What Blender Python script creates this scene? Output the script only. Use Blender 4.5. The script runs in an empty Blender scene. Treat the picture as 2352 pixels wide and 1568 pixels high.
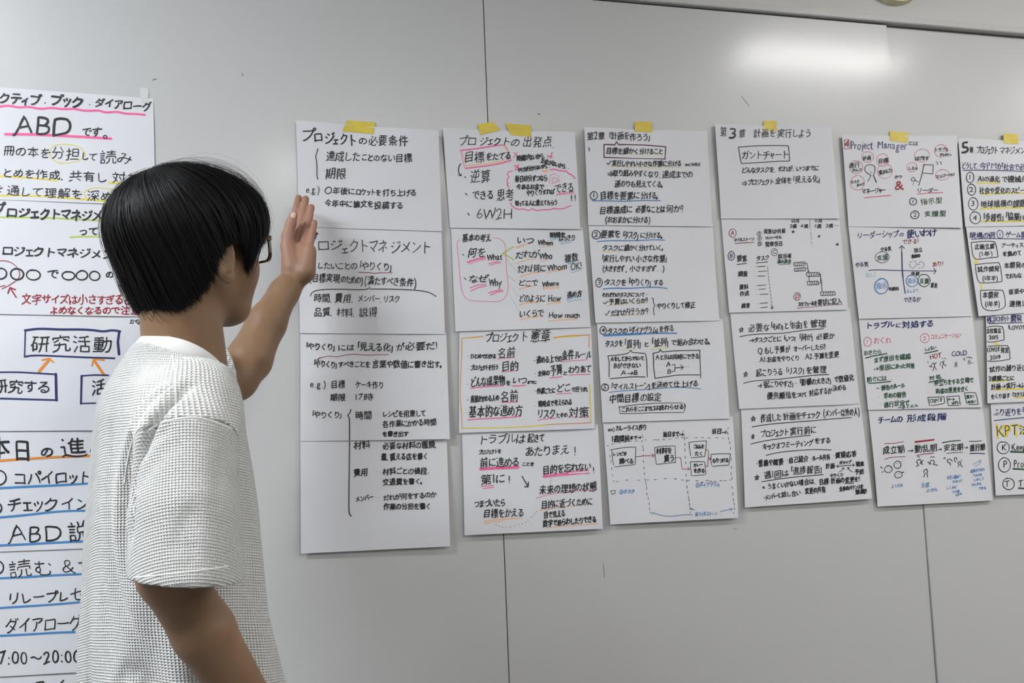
import bpy, bmesh, math, random
import numpy as np
from mathutils import Matrix, Vector
random.seed(7); rng = np.random.default_rng(7)
S = bpy.context.scene
COL = S.collection

EXPOSURE = -0.06
WORLD = 0.02
SHIRTCOL = (.74, .745, .725)
WAFFLE = .0022
NLOCK = 9000
LAMPCOL = [(1, .985, .96), (.90, .95, 1.0), (1, .97, .92), (.95, .98, 1), (1, .97, .92), (1, .99, .97)]
LAMPSPEC = [(2.05, -1.05, .62, .18, 42), (-1.40, -1.1, 1.25, .16, 130), (0.85, -2.8, 1.25, .16, 68), (-1.6, -3.3, 1.25, .16, 15), (2.9, -3.0, 1.25, .16, 45), (3.55, -1.07, .9, .14, 60)]  # the last lamp is added out of view to brighten the right of the board
LAMPLABEL = ['ceiling lamp near the whiteboard on the right, mirrored in the middle board panel', 'ceiling lamp near the whiteboard above the standing person', 'ceiling lamp behind the camera, in the middle of the back row', 'ceiling lamp behind the camera, at the left end of the back row', 'ceiling lamp behind the camera, at the right end of the back row', 'ceiling lamp added near the whiteboard, out of view farthest right, to brighten that side']
WALLCOL = (0.46, 0.463, 0.46)
BOARD_ROUGH = 0.42
COAT = 0.45
PAPERCOL = (0.60, 0.605, 0.635)
PENW = 0.92
PT = [(0, 0), (0, 0), (0, .5)]
BOARDD = lambda px: .0006

# ---------------------------------------------------------------- camera, exposure, lights
F = 2300.0; CX, CY = 1176.0, 784.0
def nrm(v): v = np.array(v, float); return v/np.linalg.norm(v)
R_ = nrm((8065, -110, F)); U_ = np.array((-1001, -25339, F), float); U_ -= R_*U_.dot(R_); U_ = nrm(U_)
N_ = np.cross(U_, R_)
M = np.stack([R_, N_, U_], 1)                       # photo axes -> world axes (x along the wall, y into it, z up)
def ray(px, py):
    c = np.stack([(np.asarray(px, float)-CX)/F, (np.asarray(py, float)-CY)/F, np.ones_like(np.asarray(px, float))], -1)
    return c @ M
CAMZ = 1.30
CAMY = -2.0*ray(860, 650)[1]
CAM = np.array([0.0, CAMY, CAMZ])
def on(px, py, d):
    """the point seen at a photo pixel, d metres in front of the wall"""
    w = ray(px, py); t = (-np.asarray(d, float) - CAMY)/w[..., 1]
    return CAM + w*t[..., None]
cam = bpy.data.cameras.new('camera'); cam.sensor_width = 36; cam.lens = 36*F/2352; cam.clip_start = 0.05
camo = bpy.data.objects.new('camera', cam); COL.objects.link(camo)
rx = (np.array((1, 0, 0)) @ M); up = (np.array((0, -1, 0)) @ M); bk = -(np.array((0, 0, 1)) @ M)
camo.matrix_world = Matrix(((rx[0], up[0], bk[0], CAM[0]), (rx[1], up[1], bk[1], CAM[1]), (rx[2], up[2], bk[2], CAM[2]), (0, 0, 0, 1)))
S.camera = camo
vs = S.view_settings; vs.view_transform = 'Standard'; vs.look = 'None'; vs.exposure = EXPOSURE; vs.gamma = 1.0; vs.use_curve_mapping = False
world = bpy.data.worlds.new('world'); S.world = world; world.use_nodes = True
world.node_tree.nodes['Background'].inputs[0].default_value = (0.78, 0.82, 0.86, 1)
world.node_tree.nodes['Background'].inputs[1].default_value = WORLD

ROOM_X0, ROOM_X1, ROOM_Y0, CEIL = -2.6, 4.2, -5.2, 2.62
LAMPS = LAMPSPEC   # x centre, y, length, width, strength

# ---------------------------------------------------------------- helpers
def tag(o, label=None, cat=None, group=None, kind=None):
    if label: o['label'] = label
    if cat: o['category'] = cat
    if group: o['group'] = group
    if kind: o['kind'] = kind
    return o
def mesh_np(name, V, Fc, mats, parent=None, mi=None, smooth=False):
    me = bpy.data.meshes.new(name)
    V = np.asarray(V, float).reshape(-1, 3)
    me.from_pydata(V.tolist(), [], [list(map(int, f)) for f in Fc]); 
    for m in (mats if isinstance(mats, (list, tuple)) else [mats]): me.materials.append(m)
    if mi is not None: me.polygons.foreach_set('material_index', mi)
    if smooth: me.polygons.foreach_set('use_smooth', [True]*len(me.polygons))
    me.update()
    o = bpy.data.objects.new(name, me); COL.objects.link(o)
    if parent is not None:
        o.parent = parent; o.matrix_parent_inverse = Matrix.Translation(parent.location).inverted()
    return o
def obj_bm(name, bm, mat, parent=None, smooth=False):
    me = bpy.data.meshes.new(name); bm.to_mesh(me); bm.free(); me.materials.append(mat)
    if smooth: me.polygons.foreach_set('use_smooth', [True]*len(me.polygons))
    o = bpy.data.objects.new(name, me); COL.objects.link(o)
    if parent is not None:
        o.parent = parent; o.matrix_parent_inverse = Matrix.Translation(parent.location).inverted()
    return o
def box(bm, x0, x1, y0, y1, z0, z1, bev=0):
    r = bmesh.ops.create_cube(bm, size=1)
    for v in r['verts']:
        v.co = Vector(((x0+x1)/2+v.co.x*(x1-x0), (y0+y1)/2+v.co.y*(y1-y0), (z0+z1)/2+v.co.z*(z1-z0)))
    if bev:
        es = list({e for v in r['verts'] for e in v.link_edges})
        bmesh.ops.bevel(bm, geom=es, offset=bev, segments=2, affect='EDGES')
def mat(name, col, rough=0.6, spec=0.5, **k):
    m = bpy.data.materials.new(name); m.use_nodes = True; b = m.node_tree.nodes['Principled BSDF']
    b.inputs['Base Color'].default_value = (*col, 1); b.inputs['Roughness'].default_value = rough
    b.inputs['Specular IOR Level'].default_value = spec
    for a, v in k.items(): b.inputs[a.replace('_', ' ')].default_value = v
    return m
def bump(m, scale, strength, dist=0.002, detail=3, coord='Object', stretch=None):
    nt = m.node_tree; tc = nt.nodes.new('ShaderNodeTexCoord'); n = nt.nodes.new('ShaderNodeTexNoise'); bp = nt.nodes.new('ShaderNodeBump')
    n.inputs['Scale'].default_value = scale; n.inputs['Detail'].default_value = detail
    if stretch:
        mp = nt.nodes.new('ShaderNodeMapping'); mp.inputs['Scale'].default_value = stretch
        nt.links.new(tc.outputs[coord], mp.inputs[0]); nt.links.new(mp.outputs[0], n.inputs['Vector'])
    else: nt.links.new(tc.outputs[coord], n.inputs['Vector'])
    nt.links.new(n.outputs['Fac'], bp.inputs['Height']); bp.inputs['Strength'].default_value = strength; bp.inputs['Distance'].default_value = dist
    nt.links.new(bp.outputs[0], nt.nodes['Principled BSDF'].inputs['Normal']); return m
def vary(m, c0, c1, scale, detail=3, contrast=0.25):
    nt = m.node_tree; tc = nt.nodes.new('ShaderNodeTexCoord'); n = nt.nodes.new('ShaderNodeTexNoise'); r = nt.nodes.new('ShaderNodeValToRGB')
    n.inputs['Scale'].default_value = scale; n.inputs['Detail'].default_value = detail
    r.color_ramp.elements[0].position = 0.5-contrast; r.color_ramp.elements[1].position = 0.5+contrast
    r.color_ramp.elements[0].color = (*c0, 1); r.color_ramp.elements[1].color = (*c1, 1)
    nt.links.new(tc.outputs['Object'], n.inputs['Vector']); nt.links.new(n.outputs['Fac'], r.inputs[0])
    nt.links.new(r.outputs[0], nt.nodes['Principled BSDF'].inputs['Base Color']); return m

# ---------------------------------------------------------------- the room
m_board = mat('enamelled_steel', WALLCOL, BOARD_ROUGH, 0.5)
m_board.node_tree.nodes['Principled BSDF'].inputs['Coat Weight'].default_value = COAT; m_board.node_tree.nodes['Principled BSDF'].inputs['Coat Roughness'].default_value = .17
bump(m_board, 9.0, 0.10, 0.004, 2)
m_wall = bump(mat('painted_wall', (0.50, 0.495, 0.48), 0.6), 120, 0.08, 0.001)
m_side = mat('side_wall_paint', (0.40, 0.39, 0.38), 0.8)
m_ceil = mat('ceiling_tile', (0.72, 0.72, 0.70), 0.9)
m_floor = vary(mat('grey_carpet', (0.16, 0.16, 0.17), 0.95), (0.13, 0.13, 0.14), (0.19, 0.19, 0.2), 60)
m_gap = mat('dark_joint', (0.03, 0.03, 0.03), 0.8)
m_trim = mat('trim_metal', (0.46, 0.455, 0.44), 0.45)

X1 = on(1140, 784, 0)[0]; X2 = on(2092.0, 784, 0)[0]; ZT = on(2000, 49.0, 0.012)[2]
def struct(name, bm, m, parent=None, smooth=False):
    o = obj_bm(name, bm, m, parent, smooth)
    if parent is None: o['kind'] = 'structure'
    return o
bm = bmesh.new(); box(bm, ROOM_X0-.1, ROOM_X1+.1, .022, .14, -.1, CEIL+.1); wall_back = struct('wall_front', bm, m_gap)
edges = [ROOM_X0, X1-1.82 if X1-1.82 > ROOM_X0 else ROOM_X0+.5, X1, X2, X2+0.91, ROOM_X1]
tilts = [0, PT[0], PT[1], PT[2], 0]
for i in range(5):
    a, b = edges[i]+.0009, edges[i+1]-.0009
    bm = bmesh.new(); box(bm, a, b, 0, .02, .06, ZT-.0005, .0006)
    cxm = (a+b)/2
    t = tilts[i]
    for v in bm.verts: v.co.y += (v.co.x-cxm)*math.tan(math.radians(t[0]) if t else 0) + (v.co.z-1.3)*math.tan(math.radians(t[1]) if t else 0)
    struct('board_panel', bm, m_board, wall_back)
bm = bmesh.new(); box(bm, ROOM_X0, ROOM_X1, -.012, .022, ZT+.003, ZT+.021, .0015); struct('trim_1', bm, m_trim)
bm = bmesh.new(); box(bm, ROOM_X0, ROOM_X1, -.010, .022, ZT+.0212, CEIL); struct('wall_front_upper', bm, m_wall)
bm = bmesh.new(); box(bm, ROOM_X0, ROOM_X1, -.012, .02, 0, .059, .002); struct('baseboard_front', bm, m_trim)
bm = bmesh.new(); box(bm, ROOM_X0-.1, ROOM_X1+.1, ROOM_Y0-.1, .02, -.1, 0); struct('floor', bm, m_floor)
bm = bmesh.new(); box(bm, ROOM_X0-.1, ROOM_X1+.1, ROOM_Y0-.1, .02, CEIL, CEIL+.1); ceil = struct('ceiling', bm, m_ceil)
bm = bmesh.new(); box(bm, ROOM_X0-.1, ROOM_X0, ROOM_Y0-.1, .02, 0, CEIL); struct('wall_left', bm, m_side)
bm = bmesh.new(); box(bm, ROOM_X1, ROOM_X1+.1, ROOM_Y0-.1, .02, 0, CEIL); struct('wall_right', bm, m_side)
bm = bmesh.new(); box(bm, ROOM_X0, ROOM_X1, ROOM_Y0-.1, ROOM_Y0, 0, CEIL); struct('wall_back', bm, m_side)

# ceiling lamps: a white tray and a glowing diffuser
m_tray = mat('lamp_tray', (0.8, 0.8, 0.8), 0.4)
for i, (lx, ly, ln, lw, st) in enumerate(LAMPS):
    root = bpy.data.objects.new('ceiling_lamp', None); COL.objects.link(root); root.location = (lx, ly, CEIL)
    tag(root, LAMPLABEL[i], 'lamp')
    bm = bmesh.new(); box(bm, lx-ln/2-.03, lx+ln/2+.03, ly-lw/2-.03, ly+lw/2+.03, CEIL-.03, CEIL, .004); obj_bm('lamp_tray', bm, m_tray, root)
    me_ = bpy.data.materials.new('lamp_light_%d' % i); me_.use_nodes = True; b = me_.node_tree.nodes['Principled BSDF']
    b.inputs['Emission Color'].default_value = (*LAMPCOL[i], 1); b.inputs['Emission Strength'].default_value = st
    bm = bmesh.new(); box(bm, lx-ln/2, lx+ln/2, ly-lw/2, ly+lw/2, CEIL-.042, CEIL-.029, .003); obj_bm('diffuser', bm, me_, root)

# round cream fitting above the trim, cut by the upper edge of the view
rf = .088; cpt = on(2066, 5.5, .03); bm = bmesh.new()
bmesh.ops.create_cone(bm, cap_ends=True, segments=64, radius1=rf, radius2=rf*.96, depth=.02, matrix=Matrix.Translation((cpt[0], -.0205, cpt[2]+rf)) @ Matrix.Rotation(math.radians(90), 4, 'X'))
o = obj_bm('wall_fitting', bm, mat('cream_plastic', (.62, .58, .36), .5)); tag(o, 'round cream fitting on the wall above the trim, cut by the top edge', 'wall fitting')
bm = bmesh.new()
bmesh.ops.create_cone(bm, cap_ends=True, segments=48, radius1=rf*.8, radius2=rf*.74, depth=.012, matrix=Matrix.Translation((cpt[0], -.036, cpt[2]+rf)) @ Matrix.Rotation(math.radians(90), 4, 'X'))
obj_bm('cover', bm, bpy.data.materials['cream_plastic'], o)

# Each block: name | label text | crop origin x y scale | four corners (photo pixels, TL TR BR BL) | distance from the wall at the corners in mm
# then lines of ink: "<ink> text | x0 y0 x1 y1 height width" and "<ink>~ width | x,y x,y ..." (a drawn line), "<ink>o width | cx cy rx ry" (a ring)
SHEETS = r'''
# A|white sheet with pink underlined big letters ABD, topmost of the left column|0 180 5.227|-60,196 352,226 357,472 -60,456|2 2 4 3
k クティブ|-10 235 490 265 150 22
k ・|510 295 570 295 60 14
k ブック|600 260 1010 290 150 24
k ・|1040 315 1110 315 60 14
k ダイアローグ|1140 290 1820 345 125 17
k ABD|150 565 880 590 280 30
k です|980 640 1220 645 130 15
ko 13|1262 703 22 18
k 冊の本を|30 865 610 900 130 12
k 分担|605 895 965 915 150 12
k して|975 930 1165 940 110 12
k 読み|1190 940 1590 960 170 12
k とめを作成、|25 1130 800 1170 120 13
k 共有し|825 1165 1290 1190 130 13
k 対話|1330 1190 1720 1210 140 13
k を|-80 1330 35 1330 110 13
k 通して理解を|75 1340 995 1400 130 12
k 深める|1035 1405 1490 1425 130 12
p~ 26|-20,345 90,322 220,352 350,338 480,370 620,350 760,372 880,362 1020,392 1190,382 1260,412 1410,398 1500,425 1620,425 1738,438
p~ 32|65,670 400,672 800,692 1100,708 1335,724
y~ 9|740,1024 650,990 595,910 610,830 690,790 850,790 980,830 1025,900 990,970 900,1005 720,1022
y~ 20|-20,1175 200,1185 420,1200 685,1228
y~ 24|1310,1253 1500,1265
y~ 20|-20,1408 250,1405 500,1412 700,1430 1000,1450 1360,1478
y~ 9|1360,1332 1200,1310 1060,1325 1005,1375 1030,1435 1120,1462 1230,1478 1340,1482
# A|white sheet with green underlines and a red note, second in the left column|0 460 5.227|-62,446 345,462 345,727 -62,720|2 2 5 4
k プ|-90 100 75 100 150 26
k ロジェ|70 140 470 160 135 26
k クトマネジメント|480 160 1480 195 155 22
k ってなに|950 370 1480 380 110 17
k ロジェクトマネジメント|25 600 1500 655 130 19
ko 17|10 880 72 62
ko 19|203 885 78 66
ko 17|398 895 82 60
k で|550 880 720 880 130 17
ko 17|820 905 74 50
ko 17|985 900 68 54
ko 17|1135 905 62 54
k の|1250 895 1385 895 95 17
r 文字サイズは小さすぎると|255 1185 1590 1195 130 15
r よめなくなるので注意|595 1318 1690 1320 105 15
g~ 20|-20,203 300,205 620,210 900,228 1260,248
g~ 20|845,442 1000,434 1270,440
r~ 10|-20,728 60,722 140,745 215,810 240,880 225,940 130,1010 25,1062
r~ 10|-20,1040 60,1022
r~ 17|195,1165 120,1045
r~ 17|95,1115 120,1045 185,1072
# A|white sheet with boxed words and orange arrows, third in the left column|0 720 5.057|-62,717 343,721 338,987 -60,990|2 2 5 4
k かな②|1505 90 1720 95 70 9
k 研究活動|350 350 1310 360 200 17
k 研究する|-90 840 590 850 165 17
k 活|1060 850 1230 850 200 18
n~ 26|290,195 450,172 700,185 900,182 1080,190 1200,210 1300,190 1395,205
n~ 17|295,190 285,500
n~ 21|285,500 400,482 700,495 1000,508 1330,518
n~ 30|1385,205 1368,330 1382,470
n~ 18|-20,680 200,678 400,690 655,705
n~ 30|648,700 655,1005
n~ 20|-20,985 200,990 450,998 665,1003
n~ 18|1260,715 1100,712 945,722
n~ 25|948,722 940,1045
n~ 16|940,1042 1110,1038
o~ 36|455,672 575,530
o~ 20|490,540 570,520 620,565
o~ 36|1205,710 1090,535
o~ 20|1070,605 1085,525 1210,540
# A|white sheet with an orange underlined heading over blue lines, beside the shirt|0 980 4.9|-62,984 332,979 325,1254 -62,1269|2 2 4 4
k 本|-130 240 120 240 250 30
k 日|140 260 365 260 250 26
k の|435 280 625 280 130 24
k 進|675 240 975 235 250 22
k め|1000 240 1200 240 170 20
k コパイロット|150 580 1035 560 170 17
k チェック|80 875 660 865 180 18
k イン|680 865 1010 860 170 15
k ABD|75 1205 710 1195 230 19
k 説|765 1175 990 1170 240 19
ko 18|-10 575 80 80
ko 17|-35 915 55 60
o~ 28|-20,382 300,360 650,338 1035,326
b~ 26|-20,690 400,668 700,655 1025,635
b~ 26|-20,1020 300,992 600,955 850,942 1000,945
b~ 28|-20,1335 300,1320 700,1298 985,1285
# A|white sheet ending in the time 7:00 to 20:00, fifth in the left column|0 1240 4.779|-62,1262 325,1248 322,1535 -62,1557|2 2 5 4
k 読む|80 310 600 300 200 13
k &|670 295 835 295 190 13
k サ|860 265 1030 260 180 14
k リレープレ|85 640 770 610 150 15
k ゼン|780 590 1100 580 170 14
k ダイアローグ|60 945 900 895 190 14
k 7:00～20:00|-20 1300 890 1280 170 17
ko 15|-35 300 70 75
b~ 24|-20,420 300,405 600,385 945,370
b~ 24|-20,745 300,725 600,705 935,675
b~ 26|-20,1050 300,1035 600,1015 820,1008
# A|lowest white sheet of the left column, cut by the lower edge|0 1240 4.779|-62,1549 320,1530 318,1790 -62,1812|2 2 5 4
k ロ|380 1600 500 1600 140 20
k イ|590 1590 720 1590 150 14
k ン|730 1640 960 1630 150 14
# B|white sheet above the raised hand, under the widest yellow tape|670 260 5.6|680,276 1007,300 1015,531 687,521|9 13 8 6
k プ|120 285 290 280 190 18
k ロ|285 310 400 310 150 20
k ジ|420 315 550 310 170 20
k ェ|530 355 600 355 110 16
k ク|620 330 720 330 170 15
k ト|735 345 830 345 180 17
k の|860 350 965 355 110 12
k 必要|985 350 1230 355 140 12
k 条件|1240 355 1500 360 145 13
k・|385 525 420 525 40 9
k 達成した|440 550 880 560 140 12
k ことの|895 565 1130 575 100 12
k ない目標|1140 575 1550 580 120 12
k ・|385 742 420 742 40 9
k 期限|430 775 705 780 150 13
k e.g.)|180 985 360 985 110 10
k 〇年後に|420 990 810 1005 100 11
k ロケットを|825 1010 1150 1020 95 11
k 打ち上げる|1165 1020 1605 1025 100 12
k 今年中に|420 1155 780 1165 100 12
k 論文を|790 1165 1050 1165 100 12
k 投稿する|1055 1180 1435 1185 105 12
k~ 10|335,455 325,500 305,555 322,620 325,720 322,800 335,850
# B|white sheet whose heading starts behind the fingers of the raised hand|670 520 6.03|684,515 1014,525 1022,767 689,765|5 6 9 7
k プ|240 160 360 160 150 14
k ロジ|355 255 700 255 180 15
k ェ|685 320 785 320 110 13
k クトマネ|800 270 1330 280 210 12
k ジメント|1365 285 1935 285 210 13
k したいことの|350 540 910 550 110 12
k 「やりくり」|915 545 1410 560 130 12
k (目標実現|240 705 670 720 130 13
k のための)|680 730 990 745 120 12
k (満たすべき|1005 745 1490 765 130 12
k 条件)|1490 775 1730 775 130 14
k 時間、|305 990 580 995 130 12
k 費用、|590 990 880 1000 130 13
k メンバー、リスク|915 995 1500 1005 110 11
k 品質、|305 1185 590 1185 130 12
k 材料、|620 1185 900 1195 130 12
k 説得|930 1185 1190 1180 140 12
r~ 9|928,632 1000,640 1080,638 1150,652 1230,638 1390,642
k~ 11|255,965 275,915 340,882 500,868 700,868 980,878 1070,860 1080,840
k~ 11|1085,865 1300,865 1550,872 1780,885 1920,915 2000,970
# B|white sheet with a curved red arrow under its heading, third in second column|670 750 2.903|690,760 1025,763 1033,1008 690,1013|5 6 11 6
k 「やりくり」|85 130 300 135 52 6.5
k には|305 140 420 140 48 6.5
k 「見える化」|425 130 690 140 60 7
k が必要だ!|695 135 975 125 58 7
k ・・|100 250 145 250 30 4
k 「やりくり」|140 245 310 255 52 6.5
k すべきことを|310 250 525 250 46 6
k 言葉や数値に|535 250 815 250 56 6.5
k 書き出す。|815 250 1010 250 52 6.5
k e.g.)|120 385 230 385 50 6
k ・|230 380 250 380 20 4
k 目標|258 385 358 385 55 6
k ケーキ作り|425 385 615 390 52 6
k ・|228 462 250 462 20 4
k 期限|255 470 360 470 52 6.5
k 17時|420 470 545 470 50 6
k 「やりくり」|125 585 345 590 52 6
k 時間|425 590 535 590 58 6.5
k ・・|545 585 585 585 26 4
k レシピを用意して|605 585 895 575 48 6
k 各作業にかかる時間|605 650 965 635 50 6
k を書き出す|605 715 780 715 38 6.5
r~ 4|645,185 560,188 490,190 440,185 400,182 340,192 300,202 260,195 210,200 168,220
r~ 4|190,203 167,220 192,226
k~ 6.5|375,590 390,570 395,552
k~ 6.5|372,590 385,605 386,700 386,770
# B|bottom sheet of the second column, its lowest third blank|670 750 2.903|690,1005 1026,1002 1034,1254 691,1271|5 5 11 9
k 材料|412 790 525 785 60 6.5
k ・・|535 790 575 790 26 4
k 必要な材料の種類、|605 795 975 785 50 6.5
k 量、買える店を書く|595 870 910 862 50 6.5
k 費用|410 972 510 970 55 6.5
k ・・|535 965 575 965 26 4
k 材料ごとの値段、|605 965 925 960 48 6.5
k 交通費を書く。|605 1035 880 1028 46 6.5
k メンバー|425 1150 545 1135 42 6
k ・・|550 1138 590 1138 26 4
k だれが何をするのか|610 1140 965 1118 44 6
k 作業の分担を書く|610 1200 930 1195 46 6.5
k~ 6.5|386,766 384,900 382,1050 381,1200 383,1245 397,1262
# C|white sheet with a pink cloud, top of the third column under two tapes|1010 270 6.03|1017,293 1320,303 1333,526 1034,523|9 11 9 7
k プロ|260 320 510 325 150 12
k ジェク|555 330 850 325 130 13
k トの|860 330 1110 350 140 12
k 出発点|1145 340 1560 335 165 12
k 、|1560 390 1610 390 60 12
k 目標|335 550 620 540 165 13
k をたてる|640 545 990 525 130 13
k 逆算|415 820 710 810 200 12
k できる|450 1080 750 1060 150 13
k 思考|785 1075 1030 1070 180 13
k 6W2H|500 1335 1010 1345 180 13
k 時間がないから…|1065 565 1500 525 85 13
k お金がないから…|1405 595 1795 690 80 12
k やり方が分からないから…|1080 730 1525 665 70 11
k 毎日10分ずつなら|1040 850 1490 835 95 13
k 今あるお金で|1060 960 1440 955 85 13
k やりくりすれば|1200 1050 1590 1020 90 12
k できる|1595 985 1855 955 160 12
k !!|1800 1120 1900 1110 100 13
k 知ってる人に教えてもらう|1040 1190 1630 1175 85 12
p~ 18|285,455 480,435 700,398 870,378
p~ 18|360,702 550,680 740,655 900,620 990,590
p~ 7|290,455 310,560 345,700
p~ 7|915,390 950,470 985,590
c~ 14|355,665 550,650 740,620 920,590
c~ 7|310,470 335,560 365,660
c~ 20|900,400 930,450
p~ 10|1020,555 1075,480
p~ 10|1025,485 1090,540
p~ 16|1495,530 1560,545
p~ 16|1555,490 1530,565
p~ 18|1040,665 1105,705
p~ 18|1090,655 1045,725
p~ 13|1000,740 950,750 935,790 960,820 935,850 930,890 955,910 930,920 945,950 960,970
p~ 15|1525,725 1590,708 1660,740 1750,735 1790,780 1840,800 1875,845
p~ 14|980,1180 1000,1230 1080,1275 1160,1260 1230,1290 1280,1260 1340,1290 1450,1270 1540,1275 1580,1250 1660,1270 1740,1250 1815,1218
c~ 30|1425,735 1450,755 1485,730
p~ 8|1615,1058 1740,1040 1860,1025
p~ 9|1618,1072 1740,1058 1862,1045
p~ 5|1520,900 1515,850 1540,815 1520,800 1560,790 1590,775 1620,800 1655,820 1640,860 1660,880 1600,900 1560,920 1520,905
po 5|1590 865 35 30
k~ 13|290,640 262,680 258,740 270,780 292,805
k~ 10|255,795 290,808 300,780
k~ 13|345,820 360,832
k~ 13|355,1050 378,1070
k~ 14|385,1325 408,1350
# C|white sheet with English question words When, Who, Where and How|1030 510 6.03|1036,518 1338,522 1357,751 1046,761|5 5 8 8
k 基本の考え|190 220 590 215 115 13
k 何を|255 420 520 415 150 13
k What|535 490 750 485 110 13
k なぜ|285 790 550 780 130 13
k Why|560 840 740 840 130 12
k いつ|940 250 1190 255 120 13
k When|1240 285 1450 290 90 13
k だれが|930 455 1260 440 120 13
k Who|1265 480 1440 470 110 13
k だれ/何に|960 650 1350 635 125 13
k Whom|1375 640 1640 605 110 13
k どこで|970 845 1240 840 100 12
k Where|1300 865 1530 845 90 13
k どのように|975 1060 1340 1055 120 12
k How|1380 1055 1560 1060 115 13
k いくらで|980 1270 1320 1255 120 12
k How much|1390 1290 1820 1290 95 13
k 期限を|1400 180 1620 170 80 14
k はっきり|1530 225 1760 210 90 11
k 複数|1605 500 1800 480 125 13
k OK!|1690 620 1850 600 110 11
k 進め方|1640 1005 1850 985 90 13
k~ 11|195,445 212,462
k~ 11|218,770 240,795
p~ 7|155,245 120,270 120,340 145,560 160,800 190,980 240,1060 310,1088 500,1095 690,1105 780,1060 825,960 828,850 800,640 795,400 780,290 720,230 620,212
p~ 22|265,555 400,510 510,488
p~ 9|280,578 320,570
p~ 9|330,565 420,530 510,515
p~ 10|550,578 620,555 700,545
p~ 10|570,600 650,570 730,560
p~ 12|295,912 400,870 520,858
p~ 12|305,955 400,908 525,880
p~ 14|558,980 650,950 740,935
p~ 14|585,1008 670,968 755,955
c~ 10|930,352 1050,310 1160,285
c~ 8|940,362 1060,322
c~ 10|1260,350 1420,330
c~ 12|945,568 1080,525 1210,490
c~ 9|1275,548 1350,530
c~ 13|1000,752 1150,710 1290,690
c~ 14|1365,702 1500,672 1630,650
c~ 14|980,932 1090,895 1200,880
c~ 18|1305,930 1350,915 1540,905
c~ 14|990,1150 1060,1120 1260,1110
c~ 16|1370,1135 1460,1115 1550,1110
c~ 14|1000,1350 1120,1320 1290,1305
c~ 12|1385,1368 1550,1352 1780,1345
g~ 18|750,435 900,340
g~ 14|755,430 910,520
g~ 5|765,450 930,675
g~ 8|835,745 920,820
g~ 3|830,850 955,1020
g~ 3|840,990 980,1240
l~ 10|1405,235 1500,205 1580,190
l~ 10|1420,255 1500,230
l~ 10|1550,285 1640,262 1740,250
l~ 10|1565,305 1700,275
l~ 9|1645,575 1770,530
l~ 9|1655,582 1780,545
l~ 9|1690,668 1840,635
l~ 9|1705,702 1830,660
l~ 12|1640,1080 1740,1045 1830,1035
l~ 9|1650,1110 1740,1080 1855,1075
# C|white sheet framed by an orange and yellow pencil line|1040 740 6.03|1055,750 1357,746 1367,984 1054,994|5 5 9 9
k プロジェク|450 215 920 200 150 13
k ト|940 200 1050 195 170 13
k 憲章|1075 190 1360 190 185 13
k ひとめでわかる|245 470 600 465 75 12
k 名前|620 420 870 420 160 13
k プロジェクトを行う|245 630 630 620 85 12
k 目的|670 605 915 600 150 14
k どんな成果物|245 830 725 800 150 14
k を|735 840 800 835 75 12
k いつ|825 805 1030 800 110 14
k までに|1030 830 1160 830 50 11
k 直接かかわる人の|245 1060 640 1045 100 12
k 名前|655 1030 910 1020 170 14
k 基本的な進め方|220 1240 970 1215 170 15
k 進める上での|1155 520 1515 500 105 13
k 条件・|1510 460 1720 450 150 14
k ルール|1690 450 1925 440 130 13
k 全体の|1175 705 1340 700 85 13
k 予算|1345 670 1520 650 150 14
k と|1525 705 1590 700 65 11
k わりあて|1605 660 1920 640 120 13
k 作業ごとに|1160 950 1420 945 85 13
k どこ|1435 920 1640 900 130 14
k で行うか。|1645 930 1880 925 75 12
k 現時点で考えられる|1180 1130 1650 1100 90 12
k リスク|1170 1270 1420 1260 150 14
k とその|1430 1290 1590 1280 70 12
k 対策|1600 1250 1890 1240 150 14
k ・|195 462 220 462 40 9
k ・|195 645 220 645 40 9
k ・|190 855 215 855 40 12
k ・|190 1075 215 1075 40 12
k ・|185 1255 210 1255 40 9
k ・|1115 530 1140 530 40 12
k ・|1125 708 1150 708 40 10
k ・|1125 948 1150 948 40 10
k ・|1120 1157 1145 1157 40 9
p~ 10|620,508 740,492 865,480
p~ 10|675,688 780,678 860,672
p~ 13|245,912 400,895 550,885 705,878
p~ 15|825,882 1010,872
p~ 10|665,1108 900,1100
p~ 14|205,1350 400,1335 700,1322 940,1302
p~ 9|1505,550 1700,528 1870,518
p~ 12|1345,770 1515,752
p~ 11|1610,730 1750,722 1900,718
p~ 11|1435,992 1640,978
p~ 10|1175,1358 1240,1340 1420,1325
p~ 7|1590,1315 1700,1308 1875,1318
o~ 9|420,195 280,205 125,222
y~ 12|380,205 250,215
o~ 9|125,222 122,500 108,800 100,1000 120,1250 130,1470
y~ 7|130,230 128,430
y~ 9|103,900 105,1050 125,1250
y~ 15|130,1465 400,1462 700,1458 1000,1445 1300,1415
o~ 10|1300,1415 1600,1402 1915,1388
y~ 14|1915,1380 1900,1100 1900,860
o~ 10|1890,180 1885,350
o~ 12|1390,212 1600,185 1740,180 1890,172
y~ 11|1395,222 1600,198 1760,190
y~ 6|1895,870 1895,1200
# C|white sheet with a dotted curve, bottom of the third column|1050 970 5.6|1061,981 1373,974 1385,1214 1067,1229|5 5 10 10
k トラブルは|275 215 875 205 145 12
k 起きて|905 205 1125 195 120 13
k プロジェクトを|275 385 565 365 70 10
k あたりまえ|875 375 1440 345 145 12
k !|1460 375 1570 370 140 12
k ・|225 525 255 525 40 9
k 前に進める|290 520 800 500 140 13
k ことを|835 535 990 535 55 10
k 第1に|300 735 620 720 140 14
k !|630 740 710 735 130 12
k 目的を忘れない|1095 610 1720 560 120 13
k !|1720 620 1790 610 110 11
k 未来の理想の状態|1055 870 1800 815 125 13
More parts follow.
